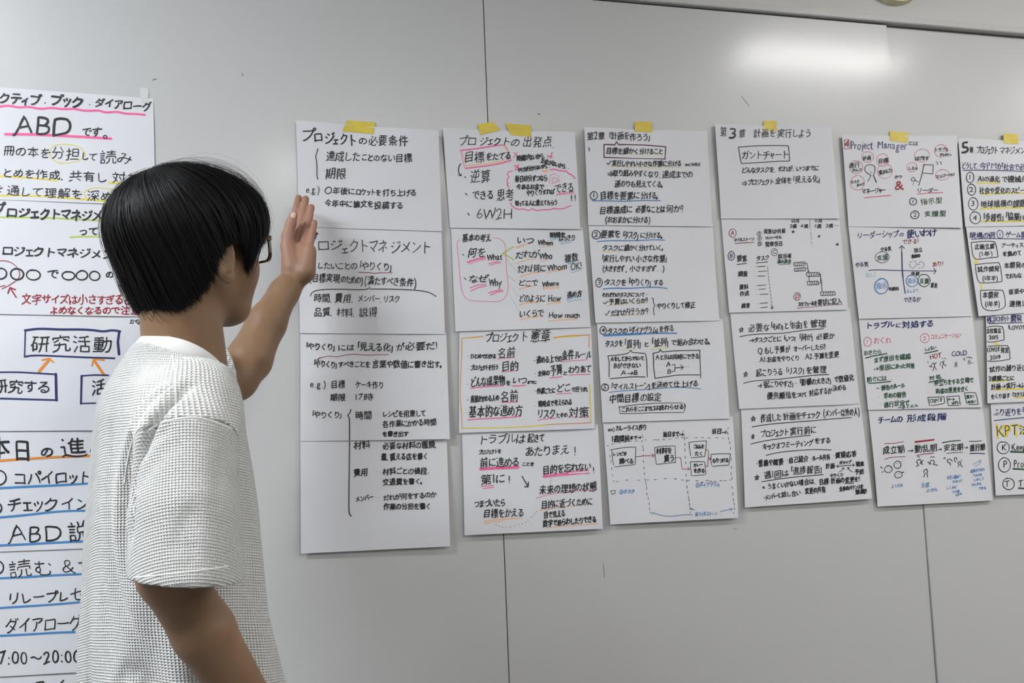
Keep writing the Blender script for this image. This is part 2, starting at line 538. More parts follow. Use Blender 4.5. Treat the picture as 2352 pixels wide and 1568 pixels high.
k つまづいたら|215 1050 620 1025 110 12
k 目標をかえる|335 1175 860 1150 120 12
k 目的に近づくために|1080 1060 1740 1010 115 12
k 目で見える|1110 1190 1390 1165 95 12
k 数字であらわしたりできる|1100 1300 1790 1240 95 13
p~ 24|292,598 500,582 792,570
p~ 9|295,610 500,598 792,592
p~ 11|305,820 470,808
p~ 11|332,850 465,832
p~ 24|1108,690 1300,665 1420,655
p~ 9|1110,705 1300,688 1700,648
p~ 12|1420,640 1560,625 1690,618
p~ 12|1420,668 1560,658 1700,655
p~ 7|1015,975 1150,930 1300,905 1500,880 1790,868
c~ 14|350,1275 430,1255 600,1240 830,1230
c~ 8|350,1305 420,1285 600,1262
c~ 8|1060,1130 1200,1110 1400,1085 1600,1050
c~ 6|1110,1225 1380,1205
c~ 10|1140,1355 1400,1328 1800,1300
k~ 13|835,690 912,825
k~ 13|868,825 912,825 915,765
k. 9|500,1310 540,1332 578,1345 630,1345 685,1338 740,1332 792,1312 838,1300 880,1282 912,1255 942,1222 962,1210 985,1185 1005,1165 1022,1145
k. 8|1200,718 1202,745 1203,775
# D|white sheet with a dark red speech box, top of the fourth column|1330 270 6.03|1342,292 1624,301 1637,520 1351,517|9 11 8 7
k 第2章|105 255 360 255 120 12
k 「計画を|395 255 700 255 120 12
k 作ろう」|695 270 1005 270 120 12
k 目標を細かく|370 460 830 465 95 12
k 分けること|830 465 1165 470 90 12
k 実行しやすい|455 630 810 640 95 12
k 小さな作業に分ける|815 640 1420 635 90 12
k ex:WBS|1465 650 1680 650 55 10
k ⇒取り組みやすく|390 765 950 775 100 12
k なり、達成までの|950 790 1575 790 105 12
k 道のりも見えてくる。|490 915 1180 925 105 12
k 目標を要素に|285 1080 840 1080 120 13
k 分ける。|850 1080 1110 1080 110 12
k 目標達成に|280 1285 740 1270 115 13
k 必要なことは|780 1270 1190 1270 110 13
k 何か?|1195 1265 1445 1260 120 12
k (おおまかに分ける)|360 1415 990 1420 100 12
ko 12|205 1080 52 55
k 1|175 1080 235 1080 80 12
k~ 13|130,418 142,425 138,462
k~ 12|388,632 408,650 440,600
d~ 12|345,372 495,380 518,330 545,378 700,375 900,380 1050,392 1202,405
r~ 4|350,366 500,372 520,338 548,370 900,372 1205,400
d~ 14|345,372 345,550
d~ 10|340,552 600,560 900,568 1195,572
d~ 13|1200,405 1188,575
r~ 4|345,545 700,560 1200,580
v~ 9|630,505 800,508
v~ 10|885,508 1155,515
y~ 6|430,668 520,680 600,672 700,690 800,682 900,695 1000,690 1100,690 1250,685 1350,695 1425,695
b~ 14|182,1152 400,1152 650,1160 900,1145 1128,1150
# D|white sheet with ringed 2 and 3, second in the fourth column|1340 510 6.273|1351,510 1637,514 1653,736 1368,741|5 5 8 8
k 要素を|245 170 535 175 120 13
k 「タスク」|555 180 810 195 130 13
k に分ける。|820 190 1155 190 100 12
k タスクに|275 370 580 375 100 12
k 細かく分けていく。|585 370 1165 370 95 12
k 「実行しやすい|250 520 730 530 110 12
k 小さな作業」|750 525 1225 525 110 13
k (大きすぎず|275 670 590 670 100 12
k 。|610 700 650 700 50 10
k 小さすぎず…)|665 670 1170 670 95 12
k タスクを|305 865 620 870 110 12
k 「やりくり」|635 865 990 870 120 12
k する|1010 870 1150 870 95 12
k それぞれのタスクについて・・|265 1050 940 1040 80 11
k 予算はいくらか?|360 1150 930 1125 95 12
k だれが行うか?|395 1310 935 1275 105 12
k やりくりして修正|1060 1210 1615 1190 100 12
ko 12|182 180 60 62
k 2|150 180 215 180 85 11
ko 12|225 872 48 62
k 3|195 872 258 872 80 11
k~ 12|288,1160 310,1180 345,1140
k~ 12|315,1320 335,1342 375,1275
k~ 10|980,1095 1005,1098 1005,1150 1030,1205 1008,1225 1012,1290 1018,1340
b~ 14|198,282 330,268 500,265 700,268 900,258 1050,252 1170,260
b~ 17|285,962 430,948 650,955 850,942 1050,935 1205,955
y~ 8|250,430 300,422 350,435 420,425 470,420
y~ 6|325,1208 400,1198 480,1185 560,1190 650,1180 750,1165 870,1150
y~ 6|345,1352 450,1345 560,1338 650,1330 760,1338 860,1328
# D|white sheet with two black speech boxes and ringed 4 and 5|1360 730 6.273|1371,738 1660,732 1676,961 1384,970|5 5 8 8
k タスクの|225 185 510 185 105 12
k 「ダイアグラム」|520 180 960 165 115 12
k を作る|965 160 1180 150 105 12
k タスクを|190 370 445 365 110 12
k 「直列」|445 365 725 370 130 12
k と|745 380 820 380 80 12
k 「並列」|840 355 1120 350 130 13
k で|1135 350 1215 350 95 12
k 組み合わせる。|1220 350 1720 335 105 12
k Aをしてから|265 590 570 580 80 12
k でないと|570 580 755 575 75 11
k Bができない|310 690 700 680 85 12
k A→B|410 790 660 785 85 12
k AとBは|910 570 1150 560 85 12
k 同時にできる|1150 560 1545 550 85 12
k A|1065 665 1130 665 85 12
k B|1080 770 1145 770 85 12
k …|930 668 1020 668 40 7
k …|960 770 1030 770 40 7
k ・・|1330 705 1395 705 40 9
k 「マイル|255 990 530 985 110 12
k ストーン」|535 980 850 970 120 12
k を決めて|850 965 1165 950 100 12
k 仕上げる|1170 955 1530 945 100 12
k ・|210 1190 235 1190 30 7
k 中間目標|245 1165 675 1150 135 14
k の設定|695 1150 1000 1130 130 12
k これらを|425 1320 655 1310 85 11
k ここまでに|660 1310 890 1300 80 11
k は終わらせる!|890 1295 1345 1275 85 12
ko 12|158 178 48 56
k 4|125 178 190 178 80 11
ko 12|183 998 52 50
k 5|150 998 215 998 75 11
k~ 11|225,545 510,520 560,462 575,495 760,510 775,540 785,600 795,850
k~ 11|228,545 245,640 243,850
k~ 11|258,875 400,860 600,845 760,850
k~ 11|872,508 965,490 978,450 1010,490 1200,470 1555,465
k~ 12|880,510 885,700 905,870
k~ 11|905,868 1100,840 1250,818 1550,820
k~ 11|1550,465 1555,650 1565,865
k~ 11|1150,675 1195,668 1190,765 1150,770
k~ 11|1195,718 1310,710
k~ 11|1275,678 1315,710 1280,745
k~ 8|385,1270 405,1375
k~ 8|385,1285 600,1250 900,1225 1300,1222
k~ 8|405,1378 600,1375 900,1362 1320,1360
k~ 8|1325,1225 1345,1270 1325,1345
b~ 34|175,250 400,240 700,228
b~ 22|700,228 950,218 1215,220
b~ 11|240,1072 400,1050 700,1035 1000,1012 1300,995 1560,1020
y~ 8|425,462 480,455 550,465 620,458
y~ 8|840,460 920,440 1000,445 1100,425
# D|white sheet with a flow chart of boxes, dashed lines and red arrows|1380 960 6.03|1385,962 1683,956 1696,1189 1402,1204|5 5 11 9
k ex)|95 158 190 155 60 10
k カレーライス作り|205 140 635 125 85 12
k 1週間前|150 290 400 275 95 13
k まで→|400 275 560 258 60 11
k 前日まで→|860 225 1145 215 80 13
k 当日→|1530 180 1750 185 80 12
k レシピを|165 500 360 490 65 11
k 調べる|250 600 455 590 90 12
k 材料を|765 455 985 445 90 14
k 買う|870 560 1020 555 105 13
k ごはんを|1280 395 1430 390 65 11
k たく|1300 490 1420 490 70 11
k カレー|1280 650 1410 640 60 11
k を作る|1285 725 1440 725 70 12
k もりつける|1545 590 1770 580 75 12
b ②タスク|255 1020 470 1010 70 10
b ⑤ダイアグラム|1310 925 1650 915 75 8
b ⑥マイルストーン|1305 1330 1610 1320 75 8
q~ 9|148,435 350,400 485,400 475,640 190,675
q~ 9|150,435 160,560 178,650
q~ 9|738,410 820,390 1030,382 1032,620
q~ 9|742,408 755,550 770,640 1030,610
q~ 9|1220,335 1300,322 1465,315 1440,530 1250,548
q~ 9|1222,340 1230,440 1245,520
q~ 9|1235,605 1350,600 1440,605 1452,780
q~ 9|1238,605 1245,700 1255,800
q~ 9|1275,795 1435,785
q~ 10|1530,500 1650,492 1795,492 1770,650 1640,655 1550,668
q~ 9|1528,500 1525,600 1538,655
q~ 8|135,1005 205,1000 190,1045 150,1052 140,1008
r~ 9|487,535 600,520 740,518
r~ 9|705,492 742,518 712,542
r~ 8|585,500 587,522
r~ 8|1035,548 1105,545 1112,620 1125,705 1230,702
r~ 8|1200,680 1232,702 1205,720
r~ 8|1450,435 1490,445 1485,560 1480,665 1452,665
r~ 8|1490,562 1525,562
r~ 8|1505,545 1525,562 1505,580
e. 8|575,230 580,262 620,300 568,320 580,390 588,440 590,600 597,690 603,768 612,850 620,885 628,920 635,970 637,1050 655,1110 670,1185 673,1255 685,1310
e. 8|1140,180 1155,235 1158,290 1163,360 1163,440 1165,540 1175,620 1180,790 1188,870 1192,950 1203,1025 1212,1095 1223,1135 1228,1195 1235,1250 1237,1305
e. 8|1760,140 1758,210 1768,280 1785,340 1795,420 1805,570 1808,680 1805,770 1815,830 1818,960 1828,1050 1835,1130 1845,1190 1848,1250 1842,1310
e. 7|95,380 165,355 260,340 330,330 410,320 490,318 740,300 790,300 870,295 955,290 1050,272 1130,268 1190,270 1320,268 1410,268 1500,272 1605,270 1690,275
e. 7|125,440 125,520 140,600 148,700 160,790
e. 8|172,870 225,878 360,858 525,860 650,855 755,850 890,835 1030,840 1130,855 1215,860 1330,865 1400,885 1470,862 1520,872 1580,875 1660,865 1720,865 1790,855
b~ 8|712,1305 780,1330 860,1350 960,1358 1060,1350 1180,1332 1270,1338
b~ 8|712,1335 712,1303 740,1312
b~ 8|1650,1295 1740,1272 1820,1260
b~ 8|1785,1248 1822,1260 1800,1280
b~ 8|1300,1268 1245,1252
b~ 8|1265,1240 1242,1252 1268,1272
# E|white sheet with a thick numeral 3 and one boxed word|1630 270 6.816|1642,284 1909,292 1928,502 1656,502|8 10 8 7
k 第|155 220 270 220 155 12
K 3|290 245 430 245 185 30
k 章|455 245 560 245 150 12
k 計画を|680 245 1040 240 140 13
k 実行しよう|1055 240 1590 250 145 13
k ガントチャート|500 590 1240 575 150 13
k どんなタスクを、|500 830 1045 810 100 13
k だれが、|1075 805 1335 795 100 13
k いつまでに|1355 800 1710 785 95 13
k ⇒プロジェクト|500 1020 1010 1000 110 13
k 全体を|1025 985 1285 985 110 13
k 「見える化」|1285 970 1750 960 120 12
k~ 12|450,462 720,440 1080,435 1232,442 1252,680 1060,682 800,702 500,718 480,660 450,462
# E|white sheet with hatched bar chart and ringed letters A to D|1650 490 6.532|1656,495 1927,494 1948,711 1675,718|5 5 8 8
k 10月|1095 115 1220 115 60 10
k 3週|1070 190 1175 190 60 10
k 4週|1225 190 1355 190 60 10
k 11月|1440 110 1565 110 60 10
k 1週|1440 190 1550 190 60 10
k 2週|1610 185 1720 185 60 10
k ★|1095 270 1150 270 50 7
k ★|1480 340 1540 340 50 7
k ★|1755 458 1812 458 50 7
k ①|575 300 650 300 75 8
k ②|575 375 655 375 75 8
k ③|580 455 660 455 75 8
k 発表|680 270 800 270 80 11
k 1か月前|805 270 1010 260 75 11
k リハーサル|700 370 950 355 60 11
k 発表当日|700 460 965 450 80 12
k マイルストーン|230 400 535 380 65 10
r A|185 295 240 295 80 11
ro 9|213 293 55 62
n B|165 635 220 635 80 11
no 11|193 635 50 65
e C|810 580 870 580 65 10
eo 9|838 582 46 55
r D|1155 1245 1215 1245 80 10
ro 9|1182 1245 50 56
k 要素|275 680 430 670 100 12
k タスク|570 670 765 660 85 11
k 担当者|890 645 1100 635 75 11
q 進み具合|880 720 1095 715 65 12
k 調査|295 910 440 900 90 12
k 資料|310 1105 450 1100 80 12
k 作成|320 1205 460 1195 80 11
k 練習|345 1385 475 1380 75 12
k スケジュールを|1195 1360 1480 1345 80 12
k 帯状に記入|1485 1340 1855 1310 100 12
r~ 11|245,450 380,442 528,432
n~ 12|280,765 420,748
n~ 12|565,742 735,728
q~ 7|905,770 1000,758 1075,758
r~ 7|1180,1420 1400,1405 1650,1375 1855,1365
k~ 9|580,798 700,792
k~ 9|600,870 720,865
k~ 9|588,940 705,935
k~ 9|585,1082 710,1072
k~ 9|605,1140 705,1130
k~ 9|618,1215 745,1208
k~ 9|620,1350 735,1340
k~ 9|635,1415 735,1402
k. 7|545,797 540,868 548,942 550,1085 562,1133 570,1217 577,1357 595,1418
e. 8|737,795 740,820 742,860 745,900 750,950 755,990 758,1020 765,1060 770,1110 777,1165 785,1220 790,1275 797,1330 800,1370
k~ 9|800,1370 805,1435
k~ 9|785,1405 803,1438 825,1400
e~ 7|1370,95 1372,210
e. 6|1382,240 1388,290 1388,320 1392,370 1400,440 1407,485
e~ 5|1740,180 1800,182
k~ 9|1130,740 1295,725 1300,780 1135,790 1130,740
k~ 9|1140,825 1300,810 1308,858 1142,870 1140,825
k~ 9|1320,890 1510,885 1525,940 1328,945 1320,890
k~ 9|1330,1022 1495,1015 1505,1065 1335,1075 1330,1022
k~ 9|1530,1180 1745,1170 1755,1225 1535,1232 1530,1180
k~ 9|1300,750 1330,748 1352,880
k~ 8|1308,828 1340,825
k~ 8|1335,860 1352,890 1360,860
k~ 9|1515,905 1530,910 1535,1040 1505,1045
k~ 9|1358,945 1362,1020
k~ 9|1535,970 1545,1020 1555,1165
k~ 7|1150,785 1175,735
k~ 7|1180,785 1205,735
k~ 7|1210,782 1235,732
k~ 7|1240,780 1265,730
k~ 9|1262,755 1285,752
k~ 8|1160,865 1185,822
k~ 8|1190,865 1215,820
k~ 8|1222,862 1245,818
k~ 8|1258,860 1280,815
k~ 8|1350,942 1375,890
k~ 8|1385,942 1410,888
k~ 8|1420,942 1445,888
k~ 8|1455,940 1480,888
k~ 11|1485,915 1512,905
k~ 8|1360,1070 1380,1022
k~ 8|1392,1070 1412,1020
k~ 8|1425,1068 1445,1018
k~ 8|1458,1068 1478,1018
k~ 8|1560,1228 1585,1178
k~ 8|1595,1228 1620,1178
k~ 8|1630,1228 1655,1176
k~ 8|1665,1226 1690,1176
k~ 8|1700,1226 1720,1180
# E|white sheet with two starred black underlined points, third in the fifth column|1660 710 6.533|1677,713 1952,707 1976,927 1698,939|5 5 8 8
k ☆|230 300 330 300 100 9
k 必要な|380 290 700 265 125 12
k 「もの」と|710 265 990 245 120 12
k 「お金」を|990 240 1275 225 125 12
k 管理|1305 215 1555 215 130 13
k →タスクごとに|390 465 880 440 95 12
k 「いつ」|900 440 1110 430 100 11
k 「何が」|1130 430 1370 415 110 12
k 必要か|1400 410 1675 395 95 12
k Q.もし予算が|520 630 1010 595 110 12
k オーバーしたら?|1060 595 1540 560 100 12
k A1.お金をやりくり|550 760 1150 730 95 12
k A2.予算を変更|1235 715 1745 675 100 12
k ☆|300 970 390 970 110 9
k 起こりうる|495 960 900 935 125 12
k 「リスク」|930 930 1240 915 120 12
k を管理|1250 915 1560 905 115 13
k →「起こりやすさ」|515 1135 1075 1115 110 12
k ×|1080 1110 1135 1110 60 11
k 「影響の大きさ」|1140 1100 1640 1060 105 13
k で数値化|1670 1055 1970 1020 105 12
k 優先順位を|660 1300 1110 1280 110 13
k つけて|1110 1285 1260 1275 85 11
k 対応するか|1290 1255 1640 1215 110 12
k 決める|1645 1190 1850 1165 100 11
k~ 11|255,412 370,385 600,368 800,362 950,355 1100,330 1300,305 1510,292
k~ 11|310,1110 430,1078 600,1062 850,1050 1000,1030 1200,1008 1400,985 1590,978
# E|densely written white sheet with four stars, bottom of the fifth column|1680 920 6.03|1702,933 1976,924 2004,1145 1711,1165|5 5 10 8
k ☆|255 250 350 245 105 9
k 作成した|400 245 690 225 125 12
k 計画をチェック|710 220 1235 185 110 12
k (メンバー以外の人)|1270 175 1775 150 115 11
k ☆|265 485 330 485 95 9
k プロジェクト|400 465 795 430 115 12
k 実行前に|805 425 1175 400 115 12
k キックオフミーティング|430 640 1130 575 100 12
k をする|1150 555 1375 545 95 12
k ・意義や概要|335 870 720 840 95 13
k ・自己紹介|760 825 1065 800 95 13
k ・ルール共有|1100 800 1365 775 85 12
k ・質疑応答|1400 760 1735 730 90 13
k ☆|310 1055 395 1050 100 9
k 週1回は|445 1030 790 1000 110 12
k 「進捗報告」|800 970 1275 945 120 12
k 計画|1300 905 1430 900 80 12
k ギャップ|1490 860 1660 845 55 11
k 現実|1720 880 1835 870 70 13
k 予防|1705 985 1835 980 75 12
k やりくり|1365 1035 1550 1025 60 10
k ※うまくいかない|425 1200 925 1140 95 11
k 場合は、|925 1135 1175 1110 90 12
k 目標・計画の|1210 1125 1565 1095 90 12
k 変更を!|1570 1100 1780 1080 80 12
k ・メンバーと|440 1350 685 1300 80 11
k 話し合い・|690 1300 990 1270 85 11
k 変更の共有|1015 1255 1305 1225 90 13
k 全体のバランスを|1490 1220 1825 1185 70 12
k 意識!|1710 1265 1875 1250 70 13
k~ 10|285,362 500,325 800,300 1100,278 1400,250 1660,232
k~ 10|265,600 400,565 600,532 850,500 1090,478
k~ 10|475,755 650,712 900,688 1150,672 1380,680
k~ 10|415,1122 650,1082 900,1052 1270,1022
k~ 9|1570,1145 1690,1140
k~ 9|1455,908 1700,890
k~ 9|1480,885 1452,908 1478,925
k~ 9|1680,870 1702,890 1685,908
k~ 9|1490,985 1530,965 1550,930
k~ 9|1525,935 1552,928 1560,950
k~ 9|1675,985 1635,960 1612,925
k~ 9|1608,950 1610,922 1635,930
# F|white sheet titled Project Manager in blue, with a drawn flag|1920 290 6.532|1934,310 2198,311 2211,523 1949,520|8 9 10 6
r 4|120 270 205 270 120 20
r~ 8|125,205 195,198 200,335 130,342 125,205
n Project|215 290 560 290 150 12
n Manager|620 280 1075 300 150 12
n とは|1080 250 1230 260 80 10
k 計画|400 480 530 470 75 10
k 目標|630 520 785 510 75 11
k 進行|190 590 355 570 85 11
k かんり|240 660 395 650 60 9
k 質かんり|640 700 840 660 75 11
k タスク|220 840 350 825 55 9
k かんり|310 885 430 860 50 9
k かつ|880 760 990 755 55 10
k はげます|1185 485 1390 475 75 10
k トラブル|1475 350 1690 350 70 9
k かいけつ|1560 420 1730 430 55 9
k しえん|1085 630 1225 625 60 9
k コミュニケーション|1490 760 1780 715 60 9
R &|870 890 1020 890 170 22
k マネージャー|385 975 750 955 90 12
k リーダー|1210 965 1540 955 80 11
k 1|1130 1128 1180 1128 60 10
k 2|1150 1325 1220 1325 80 10
q 指示型|1265 1130 1600 1110 100 11
q 支援型|1320 1310 1655 1305 85 14
ko 11|1155 1128 53 53
ko 11|1183 1328 62 58
so 7|475 462 85 82
so 7|700 510 88 95
so 7|302 610 102 96
so 7|735 675 110 112
so 7|322 845 108 106
so 7|1292 438 112 95
so 7|1572 370 90 95
so 7|1140 615 75 72
so 7|1600 728 105 78
k~ 10|525,735 480,710 435,670 430,620 460,580 520,572 575,590 590,640 575,700 560,735
k~ 10|525,740 475,830
k~ 14|560,735 605,840
k~ 9|515,690 535,688
k. 7|480,650 515,625 505,658
k~ 13|1320,570 1290,720 1240,890
k~ 11|1320,575 1460,578 1450,715 1300,700
k~ 9|1505,530 1525,545 1520,575
k~ 9|1560,530 1580,545 1572,575
k~ 9|1130,820 1125,790 1150,765 1180,775 1190,810 1160,825 1130,815
k~ 9|1190,815 1235,830
k~ 7|1165,840 1148,880
s~ 14|425,1070 600,1055 820,1035
s~ 12|1215,1018 1400,1000 1600,992
# F|white sheet with two crossing blue axes and ringed words|1940 510 6.816|1948,514 2210,513 2233,726 1973,732|5 5 8 8
n リーダーシップ|185 210 845 180 120 13
n の|850 195 930 195 75 12
N 使いわけ|960 185 1440 160 140 19
r できる!|900 310 1165 290 90 10
r あり!|1370 665 1550 650 90 10
k やる気|565 430 730 410 75 11
n やる気|165 670 375 655 90 11
l なし!|320 830 490 815 85 8
k 独立|1080 440 1220 430 75 10
k 自由の|1040 535 1180 520 60 16
k 体験|1035 805 1175 805 60 10
k 体験的|685 1045 845 1040 60 10
k 意見|1345 985 1450 995 80 11
q 支援|500 560 680 545 90 11
b 指示|495 1000 665 990 110 10
b 指示|975 920 1125 920 90 9
q 支援|1170 920 1320 920 90 12
l あんまり…|965 1080 1215 1070 70 8
n できるか|920 1220 1190 1200 90 10
qo 9|588 548 112 85
bo 18|578 1003 105 118
bo 12|1050 920 92 90
qo 12|1242 915 92 98
n~ 20|893,480 900,740 910,860
n~ 12|890,370 890,500
n~ 13|912,860 925,980 948,1115
n~ 12|850,410 890,368 935,410
n~ 11|375,755 500,745 700,752 900,758 1200,762 1430,765
n~ 11|1395,725 1432,765 1395,810
e. 9|1070,605 1105,615 1122,650 1110,685 1085,710 1055,717 1025,695 1017,665 1030,625 1150,660 1170,630 1200,618 1232,638 1242,675 1218,710 1172,718
# F|white sheet with the words HOT and COLD|1960 720 6.816|1972,725 2233,720 2256,935 1994,941|5 5 8 8
N トラブル|190 195 640 165 110 17
N に|660 180 740 180 80 12
N 対処する|755 170 1260 155 115 17
s おくれ|315 425 595 410 120 9
s 1|190 440 245 440 95 9
so 9|220 440 58 72
s 2|1085 385 1145 385 80 9
so 9|1117 385 68 72
s コミュニケーション|1210 365 1690 330 90 9
q おきたら…|160 615 525 590 85 11
q まず原因|320 730 640 690 95 12
q を確認|650 690 900 665 95 14
q →原因に|310 860 655 825 95 12
q あった対処|655 825 960 810 85 13
q 防ぐには…|205 1035 610 1005 95 12
q しょるい|1110 560 1295 525 65 10
r HOT|1195 680 1380 655 90 13
n COLD|1535 640 1780 610 90 13
q 報告のルール|435 1165 805 1120 90 13
q 早めの報告|470 1290 830 1260 95 13
q 進行状況で|470 1430 875 1390 95 13
q つかくにん|685 1480 1020 1430 50 11
q 対処|1175 1010 1385 985 75 12
q 仲立ちをする立場で|1260 1090 1880 1035 90 13
q 両者の意見をきく|1285 1220 1800 1170 90 13
q ミスかくす|1180 1365 1390 1350 70 11
q チーム|1475 1345 1590 1335 50 11
q はずし|1540 1400 1660 1385 50 11
q 言わ|1755 1305 1885 1290 65 11
q せない|1785 1385 1920 1370 50 11
q~ 18|190,695 300,665 525,625
q~ 16|240,1090 400,1080 580,1062
q~ 18|1115,622 1200,605 1320,578
q~ 18|1185,1075 1280,1055 1415,1030
k~ 10|1165,1310 1420,1300 1428,1400 1330,1425 1215,1440
k~ 10|1165,1310 1178,1380 1192,1440
k~ 10|1460,1300 1655,1285 1668,1390 1675,1430
k~ 10|1460,1300 1470,1370 1490,1440 1650,1435
k~ 10|1738,1240 1850,1232 1910,1240 1935,1310 1955,1420 1805,1422
k~ 10|1738,1240 1755,1330 1775,1410
k~ 10|1210,840 1220,790 1260,770 1275,800 1260,840 1245,890
k~ 10|1185,820 1235,835
k~ 10|1260,800 1300,765
k~ 10|1270,830 1300,880
k~ 10|1355,810 1365,760 1400,750 1410,790 1385,815 1400,855
k~ 10|1400,790 1420,735
k~ 10|1420,790 1450,820
k~ 8|1160,745 1175,775
k~ 8|1390,690 1400,712
k~ 8|1430,690 1445,710
k~ 9|1600,790 1590,765 1615,762 1618,790 1595,795 1590,835
k~ 9|1615,795 1622,830
k~ 8|1720,720 1720,700 1745,700 1745,735
k~ 8|1770,690 1790,675 1815,680 1815,710
k~ 8|1830,680 1860,700
k~ 9|1800,735 1795,790
k~ 9|1800,740 1825,740 1822,790
k~ 6|1835,770 1875,770
k. 9|400,1308 425,1420
k~ 9|360,1170 400,1165
# F|white sheet with three drawn round faces and four stages|1990 930 6.271|1994,935 2256,929 2281,1149 2016,1163|5 5 10 8
N チームの|165 215 520 200 110 15
N 形成段階|575 195 1160 165 110 15
k 成立期|230 655 550 630 120 13
k →|590 650 680 645 75 10
k 動乱期|690 635 1020 610 115 12
k →|1025 635 1085 630 60 10
k 安定期|1110 620 1395 600 105 12
k →|1405 610 1460 605 60 10
k 遂行期|1485 620 1710 600 95 13
b ようすみ|355 1175 525 1150 65 7
b 主張|785 1155 905 1145 70 8
b ぶつかる|860 1235 1020 1210 60 7
b お互い認めて|1160 1045 1360 1025 55 7
b わかって|1240 1105 1385 1085 50 7
b しくみに|1150 1195 1310 1175 55 7
b つて認|1230 1250 1340 1240 45 7
b できる|1280 1305 1375 1270 40 7
b 成果がうまれ|1495 955 1700 920 50 7
b つよみを|1530 1010 1665 1000 45 7
b いかして|1545 1080 1700 1055 50 7
b けんかも|1515 1150 1655 1130 50 7
b できる|1610 1200 1725 1190 45 7
r~ 9|262,555 400,550 535,525
r~ 26|705,530 830,515 970,498
q~ 15|1095,542 1200,520 1352,508
n~ 11|1480,522 1570,522 1655,515
r~ 9|262,782 330,755 450,745 555,742
r~ 12|725,722 830,705 970,690
k~ 8|1155,695 1250,685 1385,680
n~ 13|1490,695 1600,692 1700,700
ko 10|448 858 52 53
ko 10|316 922 56 48
ko 10|460 1003 52 48
k. 9|435,842 460,842 460,885 305,908 330,905 325,945 447,988 470,985 465,1025
k~ 14|205,890 225,905
k~ 12|225,965 240,955
k. 5|515,808 530,803 545,797
k~ 14|515,968 535,965
k~ 11|715,882 750,870 735,840 720,815 740,785 775,785 790,815 770,835 810,850
k~ 11|790,830 815,790
k~ 9|735,735 745,750 760,735 770,755
k~ 11|885,815 920,855 915,820 930,795 965,795 980,825 955,850
k~ 11|960,850 1020,865
k~ 9|920,755 935,735 950,755 965,735 975,755
k~ 11|820,970 835,930 865,920 880,950 870,985 880,1035
k~ 11|845,975 825,1035
k~ 10|1210,865 1205,835 1170,825 1160,795 1185,775 1215,780 1235,810
k~ 10|1280,820 1265,790 1265,760 1290,755 1305,775 1300,795
k~ 10|1320,885 1335,855 1315,835 1325,815 1350,812 1360,840 1355,860 1380,890
k~ 9|1115,755 1120,775
k~ 9|1130,755 1135,770
k~ 9|1365,785 1372,800
b~ 7|1530,858 1640,795
b~ 7|1560,880 1610,860 1648,820
b~ 7|1610,805 1648,790 1645,830
# G|white sheet with a thick numeral 5, top of the rightmost column|2190 290 6.53|2201,317 2450,326 2468,516 2217,521|8 9 9 6
K 5|110 330 240 330 200 36
k 章|235 355 300 355 100 11
k プロジェクト|345 355 665 360 130 12
k マネジメント|690 360 1150 365 130 12
n どうして、|125 590 375 595 110 11
n 今PMが|385 595 740 600 120 12
n 社会で必要か|745 610 1220 615 105 11
k 1|215 770 275 770 90 12
k 2|230 950 300 950 90 12
k 3|255 1155 325 1155 90 12
k 4|285 1370 355 1370 90 12
ko 11|248 768 55 80
ko 11|268 950 60 85
ko 11|295 1160 72 92
ko 11|323 1370 80 90
k AIの進化|360 790 700 790 95 13
k で機械化|720 790 1120 790 105 14
k 社会や変化の|380 965 850 965 105 13
k スピード|860 965 1120 960 105 13
k 地球規模の|405 1165 880 1155 110 13
k 課題が|885 1160 1180 1155 120 13
k 「多様性」|430 1370 770 1360 125 13
k 「協業」の|760 1350 1120 1360 125 14
n~ 11|140,660 400,655 700,662 1100,678
y~ 20|350,850 700,852
y~ 22|425,1015 800,1002 1120,1000
y~ 24|405,1238 700,1222 1120,1225
y~ 22|420,1420 700,1425 1120,1420
# G|white sheet with three rounded boxes, second in the rightmost column|2210 510 6.817|2218,514 2468,508 2490,708 2248,726|5 5 9 8
n 現場の例|110 205 520 205 105 13
n ゲーム開発|680 195 1100 200 110 13
n 1|560 195 620 195 75 12
no 11|590 190 48 62
k 企画立案|190 385 510 375 90 12
k (1年)|255 500 480 490 80 11
k 試作開発|235 740 585 730 95 12
k (1年半)|315 880 560 875 85 11
k 本開発|315 1145 570 1135 105 12
k (1年半)|355 1280 590 1275 95 11
k アーティストや|610 365 1110 355 80 12
k を集めて|630 500 930 480 90 13
k 本開発の|650 680 1000 670 100 13
k でおもな|670 845 930 835 95 12
k 音楽や|720 1090 970 1080 90 12
k 連携し|735 1280 1010 1270 100 13
n~ 11|145,268 400,255 700,260 1000,265
k~ 11|140,320 300,300 480,298 520,320 540,400 560,545 400,560 250,585 190,570 155,490 140,320
k~ 11|205,665 400,640 570,632 595,680 622,860 620,930 500,945 290,955 250,930 215,800 205,665
k~ 11|285,1070 450,1060 630,1065 655,1120 682,1290 650,1350 500,1390 380,1380 310,1330 285,1180 285,1070
y~ 34|210,580 220,640
y~ 20|190,640 250,625
y~ 26|282,960 305,1050
# G|white sheet with boxed years 2015 and 2019, third in the rightmost column|2230 710 6.82|2264,716 2494,700 2510,915 2268,926|5 5 9 9
n 例|225 165 310 160 110 12
n 2|330 160 385 160 70 11
no 11|350 155 40 52
n ロボット|400 155 610 140 110 11
n 開発|620 145 800 140 125 13
k 会社設立|235 340 475 330 85 11
k 2015|280 445 430 440 75 12
k LOVOT|250 635 455 630 80 12
k 発売|465 640 590 640 90 11
k 2019|295 755 465 750 80 12
k 「LOVOT|570 290 850 285 80 11
k 試作の|285 945 545 925 100 12
k 繰り返し|550 920 870 915 110 12
k 2週間ごとに|275 1085 680 1075 85 13
k 計画→実行→|310 1215 780 1185 100 13
k ふり|770 1190 900 1190 90 12
